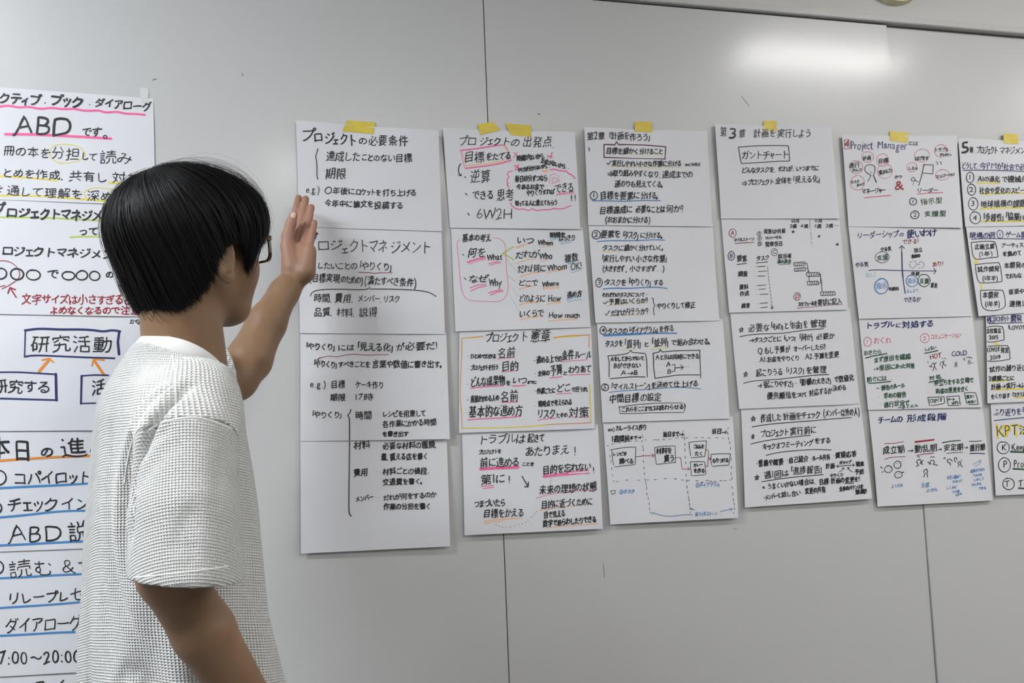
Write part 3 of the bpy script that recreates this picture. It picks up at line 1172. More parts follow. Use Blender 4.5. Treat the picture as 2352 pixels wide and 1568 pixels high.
k をくり返す|315 1370 610 1350 85 12
k 「スクラム|640 1340 850 1330 90 12
n~ 12|240,228 500,215 810,210
k~ 11|235,300 270,270 400,262 490,272 515,340 520,480 400,505 280,518 235,490 222,400 235,300
k~ 11|232,580 400,570 570,568 605,620 610,780 450,810 270,818 235,780 228,680 232,580
y~ 40|385,530 420,555
y~ 24|310,1125 450,1120 590,1105
y~ 24|360,1262 560,1252 700,1250 850,1245
y~ 22|690,1382 850,1375
# G|white sheet with big yellow backed letters KPT, bottom of the rightmost column|2240 920 6.03|2275,921 2512,908 2535,1126 2287,1138|5 5 10 8
n ふり返りを|260 165 640 150 110 11
n 考|645 130 720 130 110 12
K KPT|290 430 600 415 180 11
k 法|600 410 740 400 150 12
k K|365 650 435 650 100 11
k P|385 880 445 880 120 11
k T|395 1155 485 1155 110 12
ko 10|385 652 82 85
ko 10|403 885 85 98
ko 10|458 1150 80 80
k Keep|500 645 700 640 120 11
k Problem|530 880 860 870 130 11
k Try|585 1150 790 1150 110 12
n~ 11|260,275 400,258 680,232
y~ 32|295,330 310,515
y~ 32|400,345 330,420 410,490
y~ 32|430,345 440,490
y~ 26|440,350 490,365 480,420 445,430
y~ 28|500,340 590,335
y~ 28|545,345 570,490
y~ 28|610,365 680,370
y~ 28|620,460 680,430
q~ 24|490,705 680,712
q~ 24|525,942 680,950
q~ 24|600,1210 680,1215
'''

# ---------------------------------------------------------------- handwriting: glyph outlines thinned to pen strokes
G = 76
def glyphs(chars):
    """every character as a list of pen strokes (points in a unit cell), found by thinning its shape"""
    ims = np.zeros((len(chars), G, G), bool); cells = []
    cu = bpy.data.curves.new('t', 'FONT'); cu.resolution_u = 3
    to = bpy.data.objects.new('t', cu); COL.objects.link(to)
    yy, xx = np.mgrid[0:G, 0:G]+0.5
    for i, ch in enumerate(chars):
        cu.body = ch; bpy.context.view_layer.update(); me = to.to_mesh(); me.calc_loop_triangles()
        n = len(me.vertices); co = np.zeros(n*3); me.vertices.foreach_get('co', co); co = co.reshape(-1, 3)[:, :2]
        tr = np.zeros(len(me.loop_triangles)*3, int); me.loop_triangles.foreach_get('vertices', tr); tr = tr.reshape(-1, 3)
        if ord(ch) < 128:
            x0, x1 = co[:, 0].min()-.06, co[:, 0].max()+.06; cell = (x0, x0+.97, -.17, .80)
        else: cell = (0, 1, -.12, .88)
        cells.append(x1-x0 if ord(ch) < 128 else 1.0)
        gx = 3+(co[:, 0]-cell[0])/(cell[1]-cell[0])*(G-6); gy = 3+(co[:, 1]-cell[2])/(cell[3]-cell[2])*(G-6)
        im = ims[i]
        for a, b, c in tr:
            xs, ys = gx[[a, b, c]], gy[[a, b, c]]
            xa, xb = max(int(xs.min())-1, 0), min(int(xs.max())+2, G); ya, yb = max(int(ys.min())-1, 0), min(int(ys.max())+2, G)
            X, Y = xx[ya:yb, xa:xb], yy[ya:yb, xa:xb]
            e0 = (xs[1]-xs[0])*(Y-ys[0])-(ys[1]-ys[0])*(X-xs[0]); e1 = (xs[2]-xs[1])*(Y-ys[1])-(ys[2]-ys[1])*(X-xs[1]); e2 = (xs[0]-xs[2])*(Y-ys[2])-(ys[0]-ys[2])*(X-xs[2])
            im[ya:yb, xa:xb] |= ((e0 >= 0) & (e1 >= 0) & (e2 >= 0)) | ((e0 <= 0) & (e1 <= 0) & (e2 <= 0))
        to.to_mesh_clear()
    bpy.data.objects.remove(to); bpy.data.curves.remove(cu)
    I = ims.astype(np.uint8)
    for _ in range(30):
        ch_ = False
        for step in (0, 1):
            P = np.pad(I, ((0, 0), (1, 1), (1, 1)))
            n = [P[:, 2:, 1:-1], P[:, 2:, 2:], P[:, 1:-1, 2:], P[:, :-2, 2:], P[:, :-2, 1:-1], P[:, :-2, :-2], P[:, 1:-1, :-2], P[:, 2:, :-2]]
            B = sum(n); A = sum(((n[k] == 0) & (n[(k+1) % 8] == 1)).astype(np.uint8) for k in range(8))
            if step == 0: c = (n[0]*n[2]*n[4] == 0) & (n[2]*n[4]*n[6] == 0)
            else: c = (n[0]*n[2]*n[6] == 0) & (n[0]*n[4]*n[6] == 0)
            d = (I == 1) & (B >= 2) & (B <= 6) & (A == 1) & c
            if d.any(): ch_ = True; I = np.where(d, 0, I).astype(np.uint8)
        if not ch_: break
    out = {}
    NB = [(0, 1), (1, 0), (0, -1), (-1, 0), (1, 1), (1, -1), (-1, 1), (-1, -1)]
    for i, ch in enumerate(chars):
        pts = set(map(tuple, np.argwhere(I[i]))); nb = {}
        for p in pts:
            l = [(p[0]+a, p[1]+b) for a, b in NB[:4] if (p[0]+a, p[1]+b) in pts]
            for a, b in NB[4:]:
                q = (p[0]+a, p[1]+b)
                if q in pts and (p[0]+a, p[1]) not in pts and (p[0], p[1]+b) not in pts: l.append(q)
            nb[p] = l
        nodes = {p for p in pts if len(nb[p]) != 2}; seen = set(); paths = []
        def walk(s, q):
            path = [s, q]; seen.add((s, q)); seen.add((q, s))
            while q not in nodes:
                nx = [r for r in nb[q] if r != path[-2]]
                if not nx or (q, nx[0]) in seen: break
                seen.add((q, nx[0])); seen.add((nx[0], q)); path.append(nx[0]); q = nx[0]
            return path
        for s in sorted(nodes):
            if not nb[s]: paths.append([s])
            for q in nb[s]:
                if (s, q) not in seen: paths.append(walk(s, q))
        for s in sorted(pts):
            if s not in nodes and all((s, q) not in seen for q in nb[s]): paths.append(walk(s, nb[s][0]))
        keep = []
        for p in paths:
            ends = [len(nb[p[0]]) == 1, len(nb[p[-1]]) == 1]
            if len(p) < 4 and sum(ends) == 1: continue
            keep.append(p)
        # run strokes straight on through the crossings
        keep = [np.array(p, float) for p in keep]
        merged = True
        while merged:
            merged = False
            best = None
            for a in range(len(keep)):
                for b in range(a+1, len(keep)):
                    if len(keep[a]) < 3 or len(keep[b]) < 3: continue
                    for ra in (0, 1):
                        for rb in (0, 1):
                            A_ = keep[a] if ra == 0 else keep[a][::-1]; B_ = keep[b] if rb == 0 else keep[b][::-1]
                            if abs(A_[-1]-B_[0]).max() > 1: continue
                            da = A_[-1]-A_[-min(6, len(A_))]; db = B_[min(5, len(B_)-1)]-B_[0]
                            la, lb = np.linalg.norm(da), np.linalg.norm(db)
                            if la == 0 or lb == 0: continue
                            c = da.dot(db)/la/lb
                            if c > .75 and (best is None or c > best[0]): best = (c, a, b, np.vstack([A_, B_[1:]]))
            if best:
                keep = [k for j, k in enumerate(keep) if j not in best[1:3]]+[best[3]]; merged = True
        res = []
        for p in keep:
            if len(p) > 4:
                q = p.copy()
                for _ in range(3): q[1:-1] = (q[:-2]+2*q[1:-1]+q[2:])/4
                p = q
            p = rdp(p, .45)
            res.append(np.stack([(p[:, 1]+.5-3)/(G-6), (p[:, 0]+.5-3)/(G-6)], 1))
        if ord(ch) < 128:
            for q in res: q[:, 0] *= .97/cells[i]
        if not res and ims[i].any():
            c = np.argwhere(ims[i]).mean(0); res = [np.array([[(c[1]+.5-3)/(G-6), (c[0]+.5-3)/(G-6)]])]
        out[ch] = (res, cells[i])
    return out
def rdp(p, eps):
    if len(p) < 3: return p
    a, b = p[0], p[-1]; d = b-a; L = np.linalg.norm(d)
    dist = np.abs(d[0]*(p[:, 1]-a[1])-d[1]*(p[:, 0]-a[0]))/L if L > 1e-6 else np.linalg.norm(p-a, axis=1)
    k = int(dist.argmax())
    if dist[k] < eps: return np.array([a, b])
    return np.vstack([rdp(p[:k+1], eps)[:-1], rdp(p[k:], eps)])
def dense(p, step):
    out = [p[0]]
    for a, b in zip(p[:-1], p[1:]):
        n = max(1, int(math.ceil(np.linalg.norm(b-a)/step)))
        for k in range(1, n+1): out.append(a+(b-a)*k/n)
    return np.array(out)
def smooth_line(p, it=2):
    p = np.array(p, float)
    # keep real corners: smooth only between them
    cut = [0]
    for i in range(1, len(p)-1):
        a, b = p[i]-p[i-1], p[i+1]-p[i]; la, lb = np.linalg.norm(a), np.linalg.norm(b)
        if la > 0 and lb > 0 and a.dot(b)/la/lb < .55: cut.append(i)
    if len(cut) > 1:
        cut.append(len(p)-1); out = [smooth_line(p[a:b+1], it) for a, b in zip(cut[:-1], cut[1:])]
        return np.vstack([out[0]]+[o[1:] for o in out[1:]])
    for _ in range(it):
        if len(p) < 3: break
        q = [p[0]]
        for a, b in zip(p[:-1], p[1:]): q += [a*.75+b*.25, a*.25+b*.75]
        q.append(p[-1]); p = np.array(q)
    return p
class Ink:
    """ribbons with round ends, gathered in photo pixels and then laid on a sheet"""
    def __init__(s): s.v = []; s.f = []; s.n = 0; s.z = []; s.k = 0
    def stroke(s, p, w, wj=.12):
        p = np.asarray(p, float); s.k += 1; z = (s.k % 37)*4e-6
        if len(p) == 1 or np.linalg.norm(p[-1]-p[0]) < 1e-3 and len(p) == 2:
            p = np.array([p[0], p[0]+[w*.2, 0]])
        d = np.diff(p, axis=0); L = np.linalg.norm(d, axis=1); ok = L > 1e-6
        if not ok.all(): p = np.vstack([p[:1], p[1:][ok]]); d = np.diff(p, axis=0); L = np.linalg.norm(d, axis=1)
        if len(p) < 2: return
        t = d/L[:, None]; tn = np.vstack([t[:1], t[:-1]+t[1:], t[-1:]]); ln = np.linalg.norm(tn, axis=1)
        tn = np.where(ln[:, None] > .3, tn/np.maximum(ln, 1e-6)[:, None], np.vstack([t, t[-1:]]))
        nn = np.stack([-tn[:, 1], tn[:, 0]], 1)
        ww = w/2*(1+wj*np.sin(np.linspace(0, 3, len(p))+s.k))
        lft, rgt = p+nn*ww[:, None], p-nn*ww[:, None]; m = len(p); b = s.n
        s.v += [lft, rgt]; s.f += [(b+i, b+i+1, b+m+i+1, b+m+i) for i in range(m-1)]; s.n += 2*m
        for end, sg in ((0, -1), (-1, 1)):
            th = np.radians([-90, -50, -15, 15, 50, 90]); c = p[end]; e = tn[end]*sg; nv = nn[end]; r = ww[end]
            cap = c+r*(np.cos(th)[:, None]*e+np.sin(th)[:, None]*nv); b = s.n
            s.v.append(cap); s.f.append(tuple(range(b, b+6))); s.n += 6; s.z += [z]*6 if False else []
        s.z += [z]*(2*m+12)

INKS = {'k': (.018, .018, .02), 'K': (.012, .012, .014), 'n': (.02, .028, .11), 'N': (.008, .014, .09), 'r': (.26, .022, .035), 'R': (.25, .01, .018),
        'p': (.72, .105, .28), 'y': (.66, .53, .06), 'o': (.62, .22, .04), 'b': (.06, .20, .44), 'g': (.36, .48, .09), 'l': (.18, .38, .50),
        'c': (.78, .40, .19), 'q': (.02, .075, .04), 'e': (.07, .09, .10), 's': (.55, .10, .16), 'd': (.08, .018, .03), 'v': (.66, .68, .30)}
INKNAME = dict(k='black_lettering', K='bold_black_lettering', n='navy_lettering', N='bold_navy_lettering', r='red_lettering', R='bold_red_lettering', p='pink_marking', y='yellow_marking',
               o='orange_marking', b='blue_marking', g='green_pencil_marking', l='light_blue_pencil_marking', c='peach_pencil_marking', q='dark_green_lettering', e='grey_marking', s='rose_marking', d='maroon_marking', v='pale_yellow_marking')
m_ink = {k: mat(INKNAME[k], c, .5, .3) for k, c in INKS.items()}
m_paper = vary(bump(mat('white_paper', PAPERCOL, .75, .25), 14, .35, .003, 3), tuple(.975*c for c in PAPERCOL), PAPERCOL, 8)

def parse():
    out = []
    for l in SHEETS.strip().splitlines():
        if l.startswith('# '):
            a, lab, org, cor, ds = l[2:].split('|')
            out.append([a, lab, tuple(map(float, org.split())), [tuple(map(float, c.split(','))) for c in cor.split()], tuple(map(float, ds.split())), []])
        elif l.strip(): out[-1][5].append(l)
    return out
BLOCKS = parse()
chars = sorted({c for b in BLOCKS for l in b[5] if l[1] == ' ' for c in l[2:].split('|')[0] if c != ' '})
GL = glyphs(chars)
star_ = [(.5+.42*math.sin(math.radians(a)), .42+.42*math.cos(math.radians(a))) for a in (216, 0, 144, 288, 72, 216)]
for c_, st_ in {'→': [[(.1, .4), (.92, .4)], [(.68, .62), (.92, .4), (.68, .18)]], '⇒': [[(.08, .5), (.8, .5)], [(.08, .3), (.8, .3)], [(.62, .72), (.92, .4), (.62, .08)]],
                '?': [[(.1, .66), (.25, .8), (.6, .82), (.82, .66), (.62, .48), (.5, .36)], [(.48, .18), (.5, .17)]], '☆': [star_], '★': [star_]}.items():
    if c_ in GL: GL[c_] = ([np.array(q, float) for q in st_], GL[c_][1])
SMALL = set('ぁぃぅぇぉっゃゅょァィゥェォッャュョ'); KANA = lambda c: 0x3040 <= ord(c) < 0x3100
def weight(c):
    if c == ' ': return .35
    if ord(c) < 128: return min(max(GL[c][1]*1.05, .3), .9)
    if c in SMALL: return .62
    if c in '・、。「」': return .45
    if KANA(c): return .86
    return 1.0
def sharp_rim(o, nu, nv):
    # crisp paper edges: the rim of a (nu+1) x (nv+1) front grid and of its back
    me = o.data; n0 = (nu+1)*(nv+1); e = np.zeros(len(me.edges)*2, np.int32); me.edges.foreach_get('vertices', e); e = e.reshape(-1, 2)
    k = e % n0; i, j = k % (nu+1), k//(nu+1); side = (e[:, 0] < n0) == (e[:, 1] < n0)
    on_ = lambda q, v: (q[:, 0] == v) & (q[:, 1] == v)
    sh_ = side & (on_(i, 0) | on_(i, nu) | on_(j, 0) | on_(j, nv))
    at_ = me.attributes.get('sharp_edge') or me.attributes.new('sharp_edge', 'BOOLEAN', 'EDGE'); at_.data.foreach_set('value', sh_ | ~side); return o
class Sheet:
    def __init__(s, cor, ds, tapes, seed):
        s.d = [x/1000 for x in ds]; s.tapes = tapes
        s.P = np.array([on(c[0], c[1], d)[[0, 2]] for c, d in zip(cor, s.d)]); r = random.Random(seed)
        s.ph = [r.uniform(0, 6.3) for _ in range(4)]; s.amp = r.uniform(.6, 1.4)
    def xz(s, u, v):
        P = s.P; return (P[0]*((1-u)*(1-v))[..., None]+P[1]*(u*(1-v))[..., None]+P[2]*(u*v)[..., None]+P[3]*((1-u)*v)[..., None])
    def h(s, u, v):
        uc, vc = np.clip(u, 0, 1), np.clip(v, 0, 1); d = s.d
        b = d[0]*(1-uc)*(1-vc)+d[1]*uc*(1-vc)+d[2]*uc*vc+d[3]*(1-uc)*vc
        b = b+s.amp*.0011*np.sin(uc*5+s.ph[0])*np.sin(np.pi*vc)+s.amp*.0007*np.sin(uc*9+vc*4+s.ph[1])*np.sin(np.pi*vc)
        b = b+.0016*np.exp(-((uc-.96)/.08)**2)*vc**4*np.sin(s.ph[2]) 
        for ut in s.tapes: b = b*(1-.72*np.exp(-((uc-ut)/.17)**2)*np.exp(-(vc/.16)**2))
        return np.maximum(b, .0008)
    def uv(s, X, Z):
        u = np.full(X.shape, .5); v = np.full(X.shape, .5); P = s.P
        for _ in range(6):
            q = s.xz(u, v); ex, ez = X-q[..., 0], Z-q[..., 1]
            du = (P[1]-P[0])*(1-v)[..., None]+(P[2]-P[3])*v[..., None]; dv = (P[3]-P[0])*(1-u)[..., None]+(P[2]-P[1])*u[..., None]
            D = du[..., 0]*dv[..., 1]-du[..., 1]*dv[..., 0]
            u = u+(ex*dv[..., 1]-ez*dv[..., 0])/D; v = v+(du[..., 0]*ez-du[..., 1]*ex)/D
        return u, v
    def lay(s, p, eps):
        h = np.full(len(p), np.mean(s.d))
        for _ in range(3):
            q = on(p[:, 0], p[:, 1], h); u, v = s.uv(q[:, 0], q[:, 2]); h = s.h(u, v)
        q = on(p[:, 0], p[:, 1], h); q[:, 1] = -(h+eps); return q, u, v

TAPES = {   # sheet number -> tape outlines (TL TR BR BL photo pixels)
    6: [((798, 276), (863, 281), (858, 308), (785, 301))],
    10: [((1097, 285), (1133, 280), (1149, 299), (1103, 310)), ((1160, 283), (1219, 288), (1221, 314), (1173, 310))],
    14: [((1458, 279), (1497, 280), (1498, 304), (1458, 302))],
    18: [((1754, 277), (1784, 277), (1784, 300), (1753, 299))],
    22: [((2043, 301), (2087, 304), (2085, 328), (2044, 323))],
    26: [((2304, 306), (2338, 308), (2339, 331), (2306, 329))],
    0: [((322, 201), (341, 203), (340, 237), (323, 235))]}
TAPELABEL = {6: ['slanted yellow tape at the top of the second column, widest of the yellow tapes'],
             10: ['five-sided yellow tape over the panel joint, left of the two on the third column', 'torn yellow tape, right of the two on the third column'],
             14: ['yellow tape on the fourth column, above the chapter two heading'],
             18: ['yellow tape on the fifth column, above the boxed heading with the thick three'],
             22: ['yellow tape on the sixth column, over the right panel joint'],
             26: ['yellow tape above the rightmost column, nearest the right edge'],
             0: ['small whitish tape at the top right corner of the sheet headed ABD']}
m_tape = vary(bump(mat('yellow_tape', (.60, .46, .055), .5), 90, .25, .0008), (.55, .42, .05), (.66, .52, .08), 40)
m_tape.node_tree.nodes['Principled BSDF'].inputs['Alpha'].default_value = .93
m_wtape = mat('white_tape', (.74, .75, .72), .4); m_wtape.node_tree.nodes['Principled BSDF'].inputs['Alpha'].default_value = .6
COLNAME = dict(A='sheets of the large-lettered column at the left edge', B='sheets of the second column', C='sheets of the third column', D='sheets of the fourth column', E='sheets of the fifth column', F='sheets of the sixth column', G='sheets of the rightmost column')
HAND = dict(A=.0, B=.02, C=.10, D=.05, E=.04, F=.03, G=.0)
for bi, (colk, lab, org, cor, ds, lines) in enumerate(BLOCKS):
    tp = []
    for t in TAPES.get(bi, []):
        mx = sum(q[0] for q in t)/4; tp.append((mx-cor[0][0])/(cor[1][0]-cor[0][0]))
    sh = Sheet(cor, ds, tp, bi)
    nu, nv = 36, 28
    uu, vv = np.meshgrid(np.linspace(0, 1, nu+1), np.linspace(0, 1, nv+1)); q = sh.xz(uu, vv); hh = sh.h(uu, vv)
    Vf = np.stack([q[..., 0], -hh, q[..., 1]], -1).reshape(-1, 3); Vb = Vf.copy(); Vb[:, 1] += .00022; n0 = len(Vf); fc = []
    ix = lambda i, j: j*(nu+1)+i
    for j in range(nv):
        for i in range(nu):
            a, b, c, d = ix(i, j), ix(i, j+1), ix(i+1, j+1), ix(i+1, j); fc.append((a, b, c, d)); fc.append((n0+d, n0+c, n0+b, n0+a))
    for i in range(nu): fc.append((ix(i+1, 0), n0+ix(i+1, 0), n0+ix(i, 0), ix(i, 0))); fc.append((ix(i, nv), n0+ix(i, nv), n0+ix(i+1, nv), ix(i+1, nv)))
    for j in range(nv): fc.append((ix(0, j), n0+ix(0, j), n0+ix(0, j+1), ix(0, j+1))); fc.append((ix(nu, j+1), n0+ix(nu, j+1), n0+ix(nu, j), ix(nu, j)))
    root = bpy.data.objects.new('paper_sheet', None); COL.objects.link(root); c0 = sh.xz(np.array([.5]), np.array([.5]))[0]; root.location = (c0[0], 0, c0[1])
    tag(root, lab, 'paper sheet', COLNAME[colk])
    sharp_rim(mesh_np('paper', np.vstack([Vf, Vb]), fc, m_paper, root, smooth=True), nu, nv)
    inks = {}; rr = random.Random(100+bi); ox, oy, sc = org
    for l in lines:
        a, b = l.split('|', 1); k = a[0]; mode = a[1]; ink = inks.setdefault(k, Ink()); T = lambda p: np.asarray(p, float)/sc+[ox, oy]
        if mode == ' ':
            txt = a[2:]; x0, y0, x1, y1, hgt, w = map(float, b.split()); W = [weight(c) for c in txt]; tot = sum(W); p0, p1 = np.array([x0, y0]), np.array([x1, y1])
            L = np.linalg.norm(p1-p0); e = (p1-p0)/L; nrm_ = np.array([-e[1], e[0]])*-1   # nrm_ points up the page
            acc = 0
            for c, wt in zip(txt, W):
                adv = L*wt/tot; cx_ = (acc+adv/2); acc += adv
                if c == ' ': continue
                hs = hgt*(1.06 if ord(c) > 127 else 1.18)*(.68 if c in SMALL and False else 1)*rr.uniform(.93, 1.05)
                if KANA(c) and c not in SMALL: hs *= .95
                ws = min(adv/wt, hs*1.2)*(1 if ord(c) > 127 else GL[c][1]*1.12)*rr.uniform(.94, 1.04)
                ws = min(ws, adv*1.25); rot = math.radians(rr.uniform(-3.5, 3.5)); dy = rr.uniform(-.035, .035)*hgt; sk = HAND[colk]+rr.uniform(-.04, .06); ph = [rr.uniform(0, 6.3) for _ in range(4)]
                for st in GL[c][0]:
                    g = dense(st, .22)-.5 if len(st) > 1 else st-.5
                    gx = g[:, 0]+.022*np.sin(g[:, 1]*5+ph[0])+.01*np.sin(g[:, 0]*9+ph[1]); gy = g[:, 1]+.022*np.sin(g[:, 0]*5+ph[2])+.01*np.sin(g[:, 1]*9+ph[3])
                    gy = gy+.07*g[:, 0]; gx = gx+sk*gy
                    X, Y = gx*math.cos(rot)-gy*math.sin(rot), gx*math.sin(rot)+gy*math.cos(rot)
                    pt = p0+e*(cx_+X*ws)[:, None]+nrm_*(Y*hs+dy)[:, None]
                    ink.stroke(T(pt), w/sc*rr.uniform(.88, 1.1)*PENW)
        elif mode == '~':
            w = float(a[2:]); p = [tuple(map(float, t.split(','))) for t in b.split()]
            p = np.array(p); sharp = len(p) <= 3
            p = dense(p if sharp else smooth_line(p, 2), 25 if not sharp else 40)
            if w > 20*(sc/6) and k in 'yv': pass
            ink.stroke(T(p), w/sc*.95, .06)
        elif mode == 'o':
            w = float(a[2:]); cx_, cy_, rx_, ry_ = map(float, b.split()); th = np.linspace(-1.9, 4.55, 40); jr = 1+.04*np.sin(th*1.5+rr.uniform(0, 6)); 
            ink.stroke(T(np.stack([cx_+rx_*jr*np.cos(th), cy_+ry_*jr*np.sin(th)], 1)), w/sc*.95, .1)
        elif mode == '.':
            w = float(a[2:]); p = np.array([tuple(map(float, t.split(','))) for t in b.split()])
            for i_, c in enumerate(p):
                dv = (p[min(i_+1, len(p)-1)]-p[max(i_-1, 0)]); dl = np.linalg.norm(dv); dv = dv/dl if dl > 0 else dv
                ln_ = min(dl*.14, 16) if k == 'e' else 1
                ink.stroke(T([c-dv*ln_, c+dv*ln_]), w/sc)
    order = 'vygclpobsrdeqnNkKR'
    for k in sorted(inks, key=order.index):
        I_ = inks[k]; 
        if not I_.n: continue
        P_ = np.vstack(I_.v); z = .0002+.00005*order.index(k)/2+np.array(I_.z)
        q, u, v = sh.lay(P_, 0); q[:, 1] -= z
        ok = (u > 0.002) & (u < .998) & (v > 0.002) & (v < .998)
        fcs = [f[::-1] for f in I_.f if all(ok[i_] for i_ in f)]
        if fcs: tag(mesh_np(INKNAME[k], q, fcs, m_ink[k], root), kind='stuff')
    for ti, t in enumerate(TAPES.get(bi, [])):
        m_, n_ = 10, 8; uu, vv = np.meshgrid(np.linspace(0, 1, m_+1), np.linspace(0, 1, n_+1)); A4 = np.array(t, float)
        px = (A4[0]*((1-uu)*(1-vv))[..., None]+A4[1]*(uu*(1-vv))[..., None]+A4[2]*(uu*vv)[..., None]+A4[3]*((1-uu)*vv)[..., None]).reshape(-1, 2)
        if bi == 10 and ti == 0: px[:, 1] += 3*np.abs(uu-.3).ravel()*0
        px[:, 0] += .5*np.sin(vv.ravel()*37+ti)*(np.abs(uu.ravel()-.5) > .49)
        q, u, v = sh.lay(px, 0); hv = np.interp(vv.ravel(), [0, .3, .52, 1], [0, .55, 1, 1]); hb = np.where(v < 0, sh.h(u, np.zeros_like(v)), sh.h(u, v))
        qq = on(px[:, 0], px[:, 1], hb*hv+.0007); Vt = np.vstack([qq, qq+[0, .00025, 0]]); n0 = len(qq); fc = []
        ix = lambda i, j: j*(m_+1)+i
        for j in range(n_):
            for i in range(m_):
                a, b, c, d = ix(i, j), ix(i, j+1), ix(i+1, j+1), ix(i+1, j); fc.append((a, b, c, d)); fc.append((n0+d, n0+c, n0+b, n0+a))
        o = mesh_np('masking_tape' if bi else 'clear_tape', Vt, fc, m_tape if bi else m_wtape, None, smooth=True); sharp_rim(o, m_, n_); tag(o, TAPELABEL[bi][ti], 'tape', 'tapes holding the columns of sheets' if bi else None)
# small scuffs on the board
for (px, py, l, a, w) in [(557, 172, 3, 60, 1.6), (1238, 262, 2, 20, 2.2), (1387, 1310, 16, 85, .8), (1712, 232, 14, 50, .7), (1690, 1214, 5, 0, .8), (355, 182, 4, -20, 1), (2310, 1246, 5, 80, .7)]:
    I_ = Ink(); d = np.array([math.cos(math.radians(a)), math.sin(math.radians(a))])*l; I_.stroke([np.array([px, py])-d, np.array([px, py]), np.array([px, py])+d], w)
    P_ = np.vstack(I_.v); q = on(P_[:, 0], P_[:, 1], .0025 if False else BOARDD(px)); mesh_np('scuff_marking', q, [f[::-1] for f in I_.f], m_ink['e'], wall_back)

